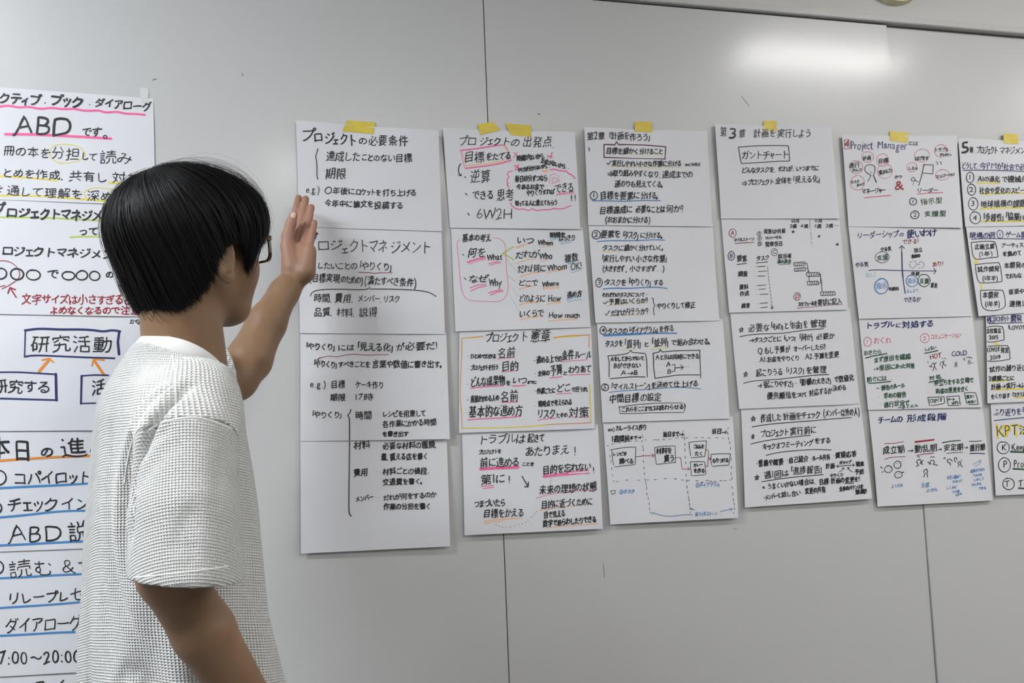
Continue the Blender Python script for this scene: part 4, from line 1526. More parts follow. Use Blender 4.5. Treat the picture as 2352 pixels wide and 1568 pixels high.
# ---------------------------------------------------------------- the person: surfaces grown from smooth distance fields
class Field:
    def __init__(s, lo, hi, vox):
        s.lo = np.array(lo, float); s.vox = vox; s.n = np.ceil((np.array(hi)-s.lo)/vox).astype(int)+1
        s.V = np.full(s.n, .03, np.float32)
    def block(s, lo, hi, m):
        a = np.clip(np.floor((np.array(lo)-m-s.lo)/s.vox).astype(int), 0, s.n-1); b = np.clip(np.ceil((np.array(hi)+m-s.lo)/s.vox).astype(int)+1, 1, s.n)
        g = [((np.arange(a[i], b[i])*s.vox)+s.lo[i]).astype(np.float32) for i in range(3)]
        return tuple(slice(a[i], b[i]) for i in range(3)), g
    def add(s, fn, lo, hi, k=.01, m=.02, sub=False):
        sl, g = s.block(lo, hi, m+k)
        if any(len(x) == 0 for x in g): return
        X, Y, Z = np.meshgrid(*g, indexing='ij'); d = fn(X, Y, Z).astype(np.float32); v = s.V[sl]
        if sub: d = -d; h = np.clip(.5-.5*(v-d)/k, 0, 1); s.V[sl] = v*(1-h)+d*h+k*h*(1-h)
        else: h = np.clip(.5+.5*(v-d)/k, 0, 1); s.V[sl] = v*(1-h)+d*h-k*h*(1-h)
    def cone(s, a, b, r1, r2, k=.01, sub=False):
        a, b = np.array(a, float), np.array(b, float); ba = b-a; l2 = ba.dot(ba)+1e-12
        def fn(X, Y, Z):
            t = np.clip(((X-a[0])*ba[0]+(Y-a[1])*ba[1]+(Z-a[2])*ba[2])/l2, 0, 1)
            return np.sqrt((X-a[0]-t*ba[0])**2+(Y-a[1]-t*ba[1])**2+(Z-a[2]-t*ba[2])**2)-(r1+(r2-r1)*t)
        r = max(r1, r2); s.add(fn, np.minimum(a, b)-r, np.maximum(a, b)+r, k, sub=sub)
    def ell(s, c, ax, rad, k=.01, sub=False):
        c = np.array(c, float); ax = np.array(ax, float); rad = np.array(rad, float)
        def fn(X, Y, Z):
            q = [((X-c[0])*ax[i][0]+(Y-c[1])*ax[i][1]+(Z-c[2])*ax[i][2]) for i in range(3)]
            k0 = np.sqrt(sum((q[i]/rad[i])**2 for i in range(3))); k1 = np.sqrt(sum((q[i]/rad[i]**2)**2 for i in range(3)))
            return k0*(k0-1)/np.maximum(k1, 1e-6)
        r = rad.max(); s.add(fn, c-r, c+r, k, sub=sub)
    def chain(s, pts, rad, k=.01):
        for i in range(len(pts)-1): s.cone(pts[i], pts[i+1], rad[i], rad[i+1], k)
    def mesh(s):
        V = s.V; ins = V < 0; n = np.array(V.shape)
        c = np.zeros(tuple(n-1), np.int8)
        for dx in (0, 1):
            for dy in (0, 1):
                for dz in (0, 1): c += ins[dx:n[0]-1+dx, dy:n[1]-1+dy, dz:n[2]-1+dz]
        act = np.argwhere((c > 0) & (c < 8)); del c
        idx = {}; key = (act[:, 0]*n[1]+act[:, 1])*n[2]+act[:, 2]
        acc = np.zeros((len(act), 3)); cnt = np.zeros(len(act))
        crn = [(dx, dy, dz) for dx in (0, 1) for dy in (0, 1) for dz in (0, 1)]
        val = {q: V[act[:, 0]+q[0], act[:, 1]+q[1], act[:, 2]+q[2]].astype(float) for q in crn}
        for q in crn:
            for ax in range(3):
                if q[ax]: continue
                r = list(q); r[ax] = 1; r = tuple(r); a, b = val[q], val[r]; m = (a < 0) != (b < 0)
                t = np.where(m, a/np.where(m, a-b, 1), 0); p = np.tile(np.array(q, float), (len(act), 1)); p[:, ax] += t
                acc[m] += p[m]; cnt[m] += 1
        P = (act+acc/cnt[:, None])*s.vox+s.lo
        order = np.argsort(key); ks = key[order]
        def find(c3):
            k_ = (c3[:, 0]*n[1]+c3[:, 1])*n[2]+c3[:, 2]; return order[np.searchsorted(ks, k_)]
        faces = []
        for ax in range(3):
            sl0 = [slice(1, -1)]*3; sl1 = [slice(1, -1)]*3; sl0[ax] = slice(0, -1); sl1[ax] = slice(1, None)
            A, B = ins[tuple(sl0)], ins[tuple(sl1)]; e = np.argwhere(A != B)
            if not len(e): continue
            off = np.array([1, 1, 1]); off[ax] = 0; pt = e+off; fl = A[tuple(e.T)]
            u, v = (ax+1) % 3, (ax+2) % 3; q = []
            for du, dv in ((0, 0), (1, 0), (1, 1), (0, 1)):
                c3 = pt.copy(); c3[:, u] -= 1-du; c3[:, v] -= 1-dv; q.append(find(c3))
            q = np.stack(q, 1); q[~fl] = q[~fl][:, ::-1]; faces.append(q)
        return P, np.vstack(faces)
def field_obj(name, fd, mats, parent, smooth_it=2, fn=None, mi=None):
    P, Fq = fd.mesh()
    # light Laplacian smoothing
    e = np.vstack([Fq[:, [0, 1]], Fq[:, [1, 2]], Fq[:, [2, 3]], Fq[:, [3, 0]]]); deg = np.bincount(e.ravel(), minlength=len(P))
    for it in range(smooth_it):
        acc = np.stack([np.bincount(e[:, 0], P[e[:, 1], k], len(P))+np.bincount(e[:, 1], P[e[:, 0], k], len(P)) for k in range(3)], 1)
        P = P*.5+.5*acc/np.maximum(deg, 1)[:, None]
    if fn is not None: P = fn(P)
    me = bpy.data.meshes.new(name); me.vertices.add(len(P)); me.vertices.foreach_set('co', P.ravel()); me.loops.add(Fq.size)
    me.loops.foreach_set('vertex_index', Fq.ravel().astype(np.int32)); me.polygons.add(len(Fq))
    me.polygons.foreach_set('loop_start', np.arange(0, Fq.size, 4, dtype=np.int32)); me.polygons.foreach_set('use_smooth', np.ones(len(Fq), bool))
    for m in mats: me.materials.append(m)
    if mi is not None: me.polygons.foreach_set('material_index', mi(P[Fq].mean(1)).astype(np.int32))
    me.update(calc_edges=True); me.validate()
    o = bpy.data.objects.new(name, me); COL.objects.link(o)
    if parent is not None: o.parent = parent; o.matrix_parent_inverse = Matrix.Translation(parent.location).inverted()
    return o, P

Zv = np.array((0, 0, 1.))
def rotz(deg): a = math.radians(deg); return np.array((math.cos(a), math.sin(a), 0))
J = lambda px, py, d: on(px, py, d)
# head frame
HC = J(430, 562, .50); view = nrm((HC-CAM)*[1, 1, 0]); imgr = np.array((view[1], -view[0], 0))
def yawed(alpha): a = math.radians(alpha); return imgr*math.cos(a)+view*math.sin(a)
HF = yawed(38); HL = np.cross(Zv, HF); HU = Zv
PITCH = math.radians(5); HF, HU = HF*math.cos(PITCH)+HU*math.sin(PITCH), HU*math.cos(PITCH)-HF*math.sin(PITCH)
H = lambda f, l, u: HC+HF*f+HL*l+HU*u
HAX = [HF, HL, HU]
TF = yawed(12); TL = np.cross(Zv, TF)
SHR = J(432, 935, .63); SHL = J(372, 905, .30); ELR = J(388, 1318, .70); WRR = J(655, 1760, .60); ELL = J(540, 868, .185); WRL = J(681, 632, .105)
NB = J(428, 862, .49)
TC = J(385, 1000, .46)

m_skin = mat('skin', (.30, .175, .115), .5, .35); m_skin.node_tree.nodes['Principled BSDF'].inputs['Subsurface Weight'].default_value = .12
m_skin.node_tree.nodes['Principled BSDF'].inputs['Subsurface Radius'].default_value = (.012, .005, .003)
vary(bump(m_skin, 260, .12, .0008, 2), (.178, .102, .054), (.225, .133, .074), 14)

person = bpy.data.objects.new('person', None); COL.objects.link(person); person.location = (TC[0], TC[1], 0)
tag(person, 'person in a white waffle shirt and glasses, raising the left hand by the second column', 'person')

fd = Field((-.62, -.98, .86), (.23, -.02, 1.83), .0023)
# head
fd.ell(H(-.012, 0, .018), HAX, (.090, .073, .085), .01)
fd.ell(H(.034, 0, -.03), HAX, (.056, .056, .074), .02)
for s_ in (-1, 1):
    fd.cone(H(-.002, s_*.045, -.052), H(.062, s_*.020, -.092), .021, .018, .022)
    fd.ell(H(.055, s_*.036, -.036), HAX, (.034, .030, .042), .02)
    fd.ell(H(.086, s_*.031, -.004), HAX, (.016, .017, .013), .012, sub=True)
fd.ell(H(.066, 0, -.096), HAX, (.024, .026, .020), .02)
fd.ell(H(.072, 0, -.064), HAX, (.026, .034, .026), .02)
fd.cone(H(.084, 0, .004), H(.104, 0, -.036), .0075, .0105, .008); fd.cone(H(.096, -.010, -.040), H(.096, .010, -.040), .007, .007, .006)
fd.cone(H(.094, -.014, -.062), H(.094, .014, -.062), .0042, .0042, .003); fd.cone(H(.092, -.012, -.070), H(.092, .012, -.070), .005, .005, .003)
for s_ in (-1, 1):
    e0 = H(-.008, s_*.0785, -.030); EF = nrm(HF*.85+HL*s_*.28); EU = nrm(HU-HF*.12); EN = np.cross(EF, EU)
    fd.ell(e0+HL*s_*.006, [EF, EU, EN], (.0165, .032, .0055), .004)
    fd.ell(e0+HL*s_*.009+EU*-.026, [EF, EU, EN], (.009, .011, .0055), .004)
    n_ = EN*(1 if EN.dot(HL*s_) > 0 else -1)
    fd.ell(e0+HL*s_*.006+n_*.006+EF*.002, [EF, EU, EN], (.0105, .021, .0050), .003, sub=True)
# neck and the upper trunk under the shirt
fd.cone(H(-.022, 0, -.045), NB, .053, .058, .02)
fd.ell(NB+[0, 0, -.055]-TF*.01, [TF, TL, Zv], (.065, .11, .045), .02)
fd.ell(TC+[0, 0, -.04], [TF, TL, Zv], (.085, .145, .14), .04)
fd.ell(TC+[0, 0, -.19], [TF, TL, Zv], (.082, .13, .13), .04)
# right arm, hanging with the elbow bent
fd.cone(NB+[0, 0, -.06], SHR+[0, 0, -.01], .038, .045, .02); fd.cone(SHR, SHR*.5+ELR*.5, .052, .046, .02); fd.cone(SHR*.5+ELR*.5, ELR, .044, .036, .02)
fd.chain([ELR, ELR*.72+WRR*.28, WRR], [.036, .0365, .027], .012)
# left arm, raised
MU = SHL*.5+ELL*.5
fd.cone(NB+[0, 0, -.075]-TF*.02, SHL+[0, 0, -.01]-TF*.01, .036, .042, .02); fd.chain([SHL, MU, ELL], [.050, .044, .037], .02)
fd.chain([ELL, J(572, 826, .17), J(612, 742, .145), J(652, 672, .12), WRL], [.0365, .0385, .034, .026, .0225], .012)
fd.ell(ELL*.9+J(556, 893, .19)*.1, [imgr, view, Zv], (.032, .032, .032), .015)
# left hand: palm, five fingers, a nail on the thumb
wa, wb = J(670, 618, .10), J(697, 632, .122)
MC = {'i': J(664, 566, .078), 'm': J(679, 566, .089), 'r': J(694, 573, .100), 'p': J(706, 585, .113)}
fd.cone(wa, MC['i'], .015, .0115, .010); fd.cone((wa+wb)/2, MC['m'], .0165, .0115, .012); fd.cone((wa+wb)/2, MC['r'], .0165, .0115, .012); fd.cone(wb, MC['p'], .015, .0105, .012)
fd.cone(MC['i'], MC['p'], .0105, .0095, .008)
fd.cone(J(704, 622, .128), J(711, 575, .122), .0165, .012, .012)                       # heel of the hand
fd.cone(J(668, 612, .115), J(660, 566, .104), .0165, .0125, .012)                      # ball of the thumb
def finger(base, tip, r0, r1, bow, k=.0018):
    ax_ = tip-base; bo = nrm(view*-1+imgr*-.4)*bow
    pts = [base, base+ax_*.46+bo*.2, base+ax_*.75+bo*.7, tip+bo]
    fd.chain(pts, [r0, r0*.95, r0*.88, r1], k); return pts
FT = {'i': J(687, 456, .042), 'm': J(703, 458, .052), 'r': J(716, 477, .066), 'p': J(723.5, 512, .088)}
fpts = {}
for key, r0, r1 in (('i', .0088, .0070), ('m', .0090, .0072), ('r', .0086, .0069), ('p', .0076, .0060)):
    fpts[key] = finger(MC[key], FT[key], r0, r1, .004)
tp = [J(660, 566, .104), J(661, 541, .102), J(668, 514, .103), J(673.5, 495, .104)]
fd.chain(tp, [.0122, .0112, .0096, .0080], .005)
body, Pb = field_obj('body', fd, [m_skin], person, 2)
hc_ = J(688, 520, .085); pk = np.clip(1.35-np.linalg.norm(Pb-hc_, axis=1)/.105, 0, 1); pk = pk*pk*(3-2*pk)
pa_ = body.data.attributes.new('palm', 'FLOAT', 'POINT'); pa_.data.foreach_set('value', pk)
nt = m_skin.node_tree; at = nt.nodes.new('ShaderNodeAttribute'); at.attribute_name = 'palm'; mx = nt.nodes.new('ShaderNodeMix'); mx.data_type = 'RGBA'
lk_ = nt.nodes['Principled BSDF'].inputs['Base Color'].links[0]; src_ = lk_.from_socket; nt.links.new(src_, mx.inputs[6]); mx.inputs[7].default_value = (.31, .165, .115, 1)
nt.links.new(at.outputs['Fac'], mx.inputs[0]); nt.links.new(mx.outputs[2], nt.nodes['Principled BSDF'].inputs['Base Color'])
del fd
m_nail = mat('fingernail', (.62, .42, .34), .3, .5)
fdn = Field(tp[3]-.02, tp[3]+.02, .0009); tv = nrm(tp[3]-tp[2]); nn_ = nrm(-view-tv*tv.dot(-view)); ww_ = np.cross(tv, nn_)
fdn.ell(tp[3]+nn_*.0068-tv*.001, [tv, ww_, nn_], (.0072, .0052, .0022), .001); field_obj('thumb_nail', fdn, [m_nail], person, 1)
# eyes
for s_ in (-1, 1):
    bm = bmesh.new(); bmesh.ops.create_uvsphere(bm, u_segments=20, v_segments=12, radius=.0115, matrix=Matrix.Translation(H(.0745, s_*.031, -.006))); e_ = obj_bm('eye', bm, mat('eye_white', (.7, .68, .65), .2), person, True)
    bm = bmesh.new(); bmesh.ops.create_uvsphere(bm, u_segments=16, v_segments=10, radius=.0058, matrix=Matrix.Translation(H(.0815, s_*.031, -.006))); obj_bm('iris', bm, mat('dark_iris', (.02, .012, .008), .1), e_, True)
bm = bmesh.new()

# ---------------- shirt
m_shirt = mat('waffle_cotton', SHIRTCOL, .85, .2)
nt = m_shirt.node_tree; at = nt.nodes.new('ShaderNodeAttribute'); at.attribute_name = 'weave'; sp_ = nt.nodes.new('ShaderNodeSeparateXYZ'); nt.links.new(at.outputs['Vector'], sp_.inputs[0])
def wave(out, per):
    m_ = nt.nodes.new('ShaderNodeMath'); m_.operation = 'MULTIPLY'; m_.inputs[1].default_value = 2*math.pi/per; nt.links.new(out, m_.inputs[0])
    s_ = nt.nodes.new('ShaderNodeMath'); s_.operation = 'SINE'; nt.links.new(m_.outputs[0], s_.inputs[0]); return s_.outputs[0]
wu_, wv_ = wave(sp_.outputs[0], .0034), wave(sp_.outputs[1], .0036)
mm = nt.nodes.new('ShaderNodeMath'); mm.operation = 'MAXIMUM'; ml = nt.nodes.new('ShaderNodeMath'); ml.operation = 'MULTIPLY'; ml.inputs[1].default_value = .55
nt.links.new(wu_, ml.inputs[0]); nt.links.new(ml.outputs[0], mm.inputs[0]); nt.links.new(wv_, mm.inputs[1])
bp = nt.nodes.new('ShaderNodeBump'); bp.inputs['Strength'].default_value = 1.0; bp.inputs['Distance'].default_value = WAFFLE; nt.links.new(mm.outputs[0], bp.inputs['Height'])
nt.links.new(bp.outputs[0], nt.nodes['Principled BSDF'].inputs['Normal'])
m_rib = bump(mat('ribbed_cotton', tuple(.86*c for c in SHIRTCOL), .85, .2), 500, .3, .0006)

zat = lambda py: J(385, py, .46)[2]
def ctr(px0, px1, py):
    c = J((px0+px1)/2, py, .46); w = np.linalg.norm(J(px1, py, .46)-J(px0, py, .46))/2; return c, w
prof = [(770, 350, 450, .06), (798, 308, 478, .078), (826, 290, 500, .10), (858, 258, 524, .14), (900, 230, 534, .178), (950, 216, 545, .188), (1021, 211, 560, .188), (1100, 206, 576, .180), (1170, 203, 587, .174), (1392, 197, 606, .172), (1568, 200, 636, .176), (1800, 205, 650, .18)]
pz = np.array([zat(p[0]) for p in prof])[::-1]; pc = np.array([ctr(p[1], p[2], p[0])[0][:2] for p in prof])[::-1]
pw = np.array([ctr(p[1], p[2], p[0])[1] for p in prof])[::-1]; pb = np.array([p[3] for p in prof])[::-1]
# half width along the facing axis, so that the silhouette width comes out as pw
ca, sa = abs(TF.dot(imgr)), abs(TL.dot(imgr)); pa = np.sqrt(np.maximum(pw**2-(pb*sa)**2, .03**2))/ca
SLEEVE = [SHR+[0, 0, .005]+TF*.0, J(428, 1010, .685), J(424, 1180, .72), J(426, 1342, .74)]
hemax = nrm(SLEEVE[3]-SLEEVE[2]); 
def torso_fn(X, Y, Z):
    cx = np.interp(Z, pz, pc[:, 0]); cy = np.interp(Z, pz, pc[:, 1]); a = np.interp(Z, pz, pa); b = np.interp(Z, pz, pb)
    f = (X-cx)*TF[0]+(Y-cy)*TF[1]; l = (X-cx)*TL[0]+(Y-cy)*TL[1]
    ang = np.arctan2(l/b, f/a)
    zc = Z-1.0
    fold = .0045*np.sin(ang*7+zc*9)*np.clip((1.28-Z)/.25, 0, 1)+.0035*np.sin(ang*13-zc*14+1)*np.clip((1.2-Z)/.3, 0, 1)
    # long drag folds across the back, from the right armpit down to the waist
    fold = fold+.006*np.sin((ang+zc*3.2)*6.5+.8)*np.exp(-((ang+2.2)/.8)**2)*np.clip((1.45-Z)/.2, 0, 1)
    p = 2.4; r = (np.abs(f/a)**p+np.abs(l/b)**p)**(1/p)
    return (r-1)*np.minimum(a, b)*.92-fold
fs = Field((-.66, -.95, .84), (.10, -.06, 1.60), .003)
fs.add(torso_fn, (-.62, -.78, .87), (.05, -.12, zat(765)), .012, .03)
for (a_, b_, r1, r2) in ((SLEEVE[0]+[0, 0, -.012], SLEEVE[1], .058, .060), (SLEEVE[1], SLEEVE[2], .060, .0625), (SLEEVE[2], SLEEVE[3], .0625, .065)): fs.cone(a_, b_, r1, r2, .006)
fs.cone(NB+[0, 0, -.045]+TF*.01, SLEEVE[0]+[0, 0, -.006], .052, .060, .03); fs.cone(NB+[0, 0, -.045], SHL, .052, .06, .03)
LS = [SHL, J(440, 892, .26), J(497, 868, .222), J(506, 862, .218)]
fs.cone(LS[0], LS[1], .066, .062, .02); fs.cone(LS[1], LS[2], .062, .056, .015); fs.cone(LS[2], LS[3], .056, .055, .01)
def halfspace(o_, n_):  # removes everything on the far side of a hem
    return lambda X, Y, Z: -((X-o_[0])*n_[0]+(Y-o_[1])*n_[1]+(Z-o_[2])*n_[2])
def near_cyl(o_, n_, R, cutlen):
    def fn(X, Y, Z):
        t = (X-o_[0])*n_[0]+(Y-o_[1])*n_[1]+(Z-o_[2])*n_[2]; r = np.sqrt(np.maximum((X-o_[0])**2+(Y-o_[1])**2+(Z-o_[2])**2-t*t, 0))
        return np.maximum(np.maximum(-t, t-cutlen), r-R)
    return fn
hemR = J(424, 1334, .745); hn = nrm(np.array((0, 0, -1.))+imgr*-.10+view*.02)
# cut the end of the sleeve flat, then hollow it
fs.add(near_cyl(hemR, hn, .082, .14), hemR-.15, hemR+.15, .002, .0, sub=True)
fs.V = fs.V  # torso is re-added where the cut bit into it
fs.add(torso_fn, (-.62, -.78, .87), (.05, -.12, 1.20), .003, .03)
fs.cone(SLEEVE[2]*.45+SLEEVE[3]*.55, hemR+hn*.03, .054, .0615, .002, sub=True)
fs.add(torso_fn, (-.62, -.66, .87), (.05, -.12, 1.20), .003, .0)
hemL = J(490, 866, .22); hl = nrm(ELL-SHL)
hl = nrm(nrm(ELL-SHL)*.8+imgr*.6)
fs.add(near_cyl(hemL+hl*.012, hl, .09, .12), hemL-.12, hemL+.12, .002, .0, sub=True)
fs.add(near_cyl(hemL-hl*.06, hl, .048, .2), hemL-.1, hemL+.12, .003, .0, sub=True)
# neck hole
cax = nrm(Zv+TF*.50); CN = J(417, 828, .50)
fs.cone(CN-cax*.075, CN-cax*.052, .062, .062, .03)
def tube(o_, n_, R): return lambda X, Y, Z: np.sqrt(np.maximum((X-o_[0])**2+(Y-o_[1])**2+(Z-o_[2])**2-((X-o_[0])*n_[0]+(Y-o_[1])*n_[1]+(Z-o_[2])*n_[2])**2, 0))-R
fs.cone(CN-cax*.06, CN-cax*.030, .060, .0635, .02)
fs.add(lambda X, Y, Z: np.maximum(near_cyl(CN-cax*.05, cax, .0655, .047)(X, Y, Z), -1), CN-.09, CN+.09, .012, .0)
fs.add(near_cyl(CN-cax*.003, cax, .071, .12), CN-.1, CN+.14, .003, .0, sub=True)
fs.add(near_cyl(CN-cax*.05, cax, .056, .12), CN-.1, CN+.14, .004, .0, sub=True)
def seamdisp(P):
    # raised seam where the sleeve joins the shoulder, and the hem stitch line
    c = J(352, 960, .66); 
    return P
shirt, Ps = field_obj('shirt', fs, [m_shirt], person, 3)
from mathutils.bvhtree import BVHTree
from mathutils.kdtree import KDTree
polys = np.zeros(len(shirt.data.polygons)*4, np.int32); shirt.data.polygons.foreach_get('vertices', polys); polys = polys.reshape(-1, 4)
sb = BVHTree.FromPolygons([tuple(p) for p in Ps], polys.tolist())
def fold(px, depth, width):
    # press a crease (or raise a ridge, depth < 0) into the cloth along a line
    p2 = dense(smooth_line(np.array(px, float), 2), 5); kd = KDTree(len(p2)); n = 0; nn = []
    for q in p2:
        hit = sb.ray_cast(Vector(CAM), Vector(nrm(ray(q[0], q[1]))))
        if hit[0] is not None: kd.insert(hit[0], n); nn.append((np.array(hit[0]), np.array(hit[1]))); n += 1
    if n < 3: return
    kd.balance(); pts = np.array([a for a, b in nn]); nor = np.array([b for a, b in nn]); nor[(nor @ view) > 0] *= -1
    lo, hi = pts.min(0)-3*width, pts.max(0)+3*width; idx = np.where(((Ps > lo) & (Ps < hi)).all(1))[0]
    for i in idx:
        co, k, d = kd.find(Vector(Ps[i]))
        if d < 3*width:
            e = min(k, n-1-k)/max(n*.22, 1); Ps[i] -= nor[k]*depth*math.exp(-(d/width)**2)*min(1, e+.15)
fold([(440, 884), (402, 906), (367, 938), (338, 985), (315, 1040), (303, 1100), (298, 1170), (297, 1250)], .024, .0065)
fold([(425, 872), (375, 890), (338, 925), (308, 975), (288, 1040), (276, 1110), (270, 1200), (278, 1300)], -.006, .009)
fold([(262, 900), (250, 1050), (244, 1200), (258, 1330), (296, 1440), (330, 1500)], .0055, .009)
fold([(225, 950), (222, 1150), (232, 1350), (262, 1480)], .004, .009)
fold([(262, 1590), (292, 1540), (322, 1560)], .005, .010)
fold([(318, 1060), (348, 1004), (396, 985)], .004, .008); fold([(320, 1110), (360, 1050), (420, 1012)], .0025, .010)
fold([(395, 1280), (420, 1220), (452, 1150)], .003, .012); fold([(430, 1310), (438, 1280), (436, 1240)], .002, .008)
fold([(500, 1180), (505, 1100), (500, 1030)], .002, .012)
fold([(556, 1080), (566, 1190), (578, 1320), (600, 1440)], .003, .010)
ed = np.zeros(len(shirt.data.edges)*2, np.int32); shirt.data.edges.foreach_get('vertices', ed); ed = ed.reshape(-1, 2); dg_ = np.bincount(ed.ravel(), minlength=len(Ps))
for it in range(2):
    ac = np.stack([np.bincount(ed[:, 0], Ps[ed[:, 1], k], len(Ps))+np.bincount(ed[:, 1], Ps[ed[:, 0], k], len(Ps)) for k in range(3)], 1); Ps = Ps*.5+.5*ac/np.maximum(dg_, 1)[:, None]
shirt.data.vertices.foreach_set('co', Ps.ravel()); shirt.data.update()
sb = BVHTree.FromPolygons([tuple(p) for p in Ps], polys.tolist())
# weave coordinates: along the arm on the sleeve, round the trunk elsewhere
def axis_uv(P, a, b):
    n = nrm(b-a); t = (P-a) @ n; e1 = nrm(np.cross(n, view)); e2 = np.cross(n, e1); q = P-a-t[:, None]*n
    ang = np.arctan2(q @ -e2, q @ e1); return ang*.076, t, np.linalg.norm(q, axis=1)
us, ts, rs = axis_uv(Ps, SLEEVE[0], SLEEVE[3])
cx = np.interp(Ps[:, 2], pz, pc[:, 0]); cy = np.interp(Ps[:, 2], pz, pc[:, 1]); f_ = (Ps[:, 0]-cx)*TF[0]+(Ps[:, 1]-cy)*TF[1]; l_ = (Ps[:, 0]-cx)*TL[0]+(Ps[:, 1]-cy)*TL[1]
ang = np.arctan2(l_, f_); ut = ang*.14; vt = Ps[:, 2]+.035*np.sin(ang+.6)
onsl = (rs < .090) & (ts > .068) & (ts < .36) & (l_ < -.10)
uvw = np.zeros((len(Ps), 3)); uvw[:, 0] = np.where(onsl, us, ut); uvw[:, 1] = np.where(onsl, ts, vt)
a_ = shirt.data.attributes.new('weave', 'FLOAT_VECTOR', 'POINT'); a_.data.foreach_set('vector', uvw.ravel())
del fs
# collar band
def ring_tube(name, c, n, ra, rb, h, th, e1, mat_, parent, seg=72):
    e1 = nrm(e1-n*n.dot(e1)); e2 = np.cross(n, e1); V = []; Fc = []
    prof_ = [(-h/2, 0), (-h/2*.9, th/2), (0, th*.62), (h/2*.85, th/2), (h/2, 0), (h/2*.85, -th/2), (0, -th*.5), (-h/2*.9, -th/2)]
    for i in range(seg):
        a = 2*math.pi*i/seg; rd = e1*math.cos(a)*ra+e2*math.sin(a)*rb; u_ = nrm(rd)
        for hz, rr_ in prof_:
            V.append(c+rd+u_*(rr_-hz*.30)+n*(hz+.002*math.sin(3*a)))
    m = len(prof_)
    for i in range(seg):
        for j in range(m): Fc.append((i*m+j, ((i+1) % seg)*m+j, ((i+1) % seg)*m+(j+1) % m, i*m+(j+1) % m))
    return mesh_np(name, V, Fc, mat_, parent, smooth=True)
ring_tube('collar', CN+cax*.005, cax, .0605, .0600, .024, .0050, TF, m_rib, shirt)

# stitched seams, laid on the cloth
def seam(px, r=.0014, dx=0):
    p2 = dense(smooth_line(np.array(px, float), 2), 4); pts = []
    for q in p2:
        w = nrm(ray(q[0], q[1])); hit = sb.ray_cast(Vector(CAM), Vector(w))
        if hit[0] is not None: pts.append((np.array(hit[0]), np.array(hit[1])))
    if len(pts) < 3: return
    V = []; Fc = []
    for k, (p, n_) in enumerate(pts):
        a = pts[min(k+1, len(pts)-1)][0]-pts[max(k-1, 0)][0]; a = nrm(a); b = nrm(np.cross(a, n_)); n2 = np.cross(b, a)
        if n2.dot(n_) < 0: n2 = -n2
        for th in (0, 60, 120, 180): t = math.radians(th); V.append(p+b*math.cos(t)*r*1.6+n2*(math.sin(t)*r-.0002))
    for k in range(len(pts)-1):
        for j in range(3): Fc.append((k*4+j, k*4+j+1, k*4+5+j, k*4+4+j))
    mesh_np('seam', V, Fc, m_rib, shirt, smooth=True)
seam([(341, 988), (366, 971), (405, 961), (449, 957), (488, 966), (534, 984)], .0010)
seam([(394, 814), (402, 844), (404, 888), (405, 961)], .0008)
seam([(404, 884), (371, 905), (344, 932), (322, 966), (302, 1016), (291, 1065), (286, 1110)], .0009)
seam([(306, 1326), (370, 1320), (440, 1312), (500, 1304), (524, 1299)], .0007)
# ---------------- trousers and shoes, below the view
m_tr = bump(mat('dark_trousers', (.035, .037, .045), .9, .2), 300, .3, .001)
hipc = np.array([np.interp(.98, pz, pc[:, 0]), np.interp(.98, pz, pc[:, 1]), .93])
ft = Field(hipc+[-.30, -.32, -.90], hipc+[.32, .32, .06], .006)
ft.ell(hipc+[0, 0, -.02], [TF, TL, Zv], (.10, .155, .11), .03)
feet = []
for s_ in (-1, 1):
    hp = hipc+TL*s_*.085+[0, 0, -.06]; kn = hp+TF*(.02 if s_ < 0 else .05)+[0, 0, -.40]; an = np.array([kn[0], kn[1], .09])-TF*.03
    ft.chain([hp, kn, an], [.092, .066, .052], .02); feet.append(an)
field_obj('trousers', ft, [m_tr], person, 2)
for an in feet:
    fo = Field(an+[-.22, -.22, -.10], an+[.24, .24, .06], .005); hz = np.array((an[0], an[1], .045))
    fo.cone(hz-TF*.03, hz+TF*.17+[0, 0, -.008], .042, .036, .02); fo.cone(hz-TF*.01, an+[0, 0, .0], .04, .042, .02)
    fo.add(lambda X, Y, Z: Z-.002, an+[-.3, -.3, -.12], an+[.3, .3, -.088], .003, .0, sub=True)
    field_obj('shoe', fo, [mat('dark_shoe', (.02, .02, .022), .5)], person, 2)

# ---------------- hair: a scalp shell and some thousands of tapering locks
m_hair = mat('black_hair', (.0028, .0026, .0027), .5, .16)
def sd_hair(P):
    def el(c, r):
        q = [((P-c) @ a_) for a_ in HAX]; k0 = np.sqrt(sum((q[i]/r[i])**2 for i in range(3))); k1 = np.sqrt(sum((q[i]/r[i]**2)**2 for i in range(3))); return k0*(k0-1)/np.maximum(k1, 1e-6)
    def smin(a, b, k): h = np.clip(.5+.5*(b-a)/k, 0, 1); return b*(1-h)+a*h-k*h*(1-h)
    d = smin(el(H(.000, 0, .024), (.113, .097, .089)), el(H(-.010, 0, -.044), (.075, .080, .074)), .03)
    d = smin(d, el(H(.052, 0, .040), (.066, .072, .052)), .02)
    return d
def cut_hair(P):   # positive where the face, ears and neck stay free
    f, l, u = (P-HC) @ HF, (P-HC) @ HL, (P-HC) @ HU
    lim = np.interp(u, [-.13, -.105, -.085, -.06, -.03, -.012, 0, .012, .03], [-.080, -.068, -.048, -.034, -.026, -.014, .04, .078, .2])
    return np.maximum(np.minimum(f-lim, .03), -.112-u+.42*np.clip(f+.085, 0, .09))
fh = Field(HC-.17, HC+.17, .003)
def hf(X, Y, Z):
    P = np.stack([X, Y, Z], -1).reshape(-1, 3).astype(float); return (np.maximum(sd_hair(P), cut_hair(P)).reshape(X.shape))
fh.add(hf, HC-.165, HC+.165, .001, .0)
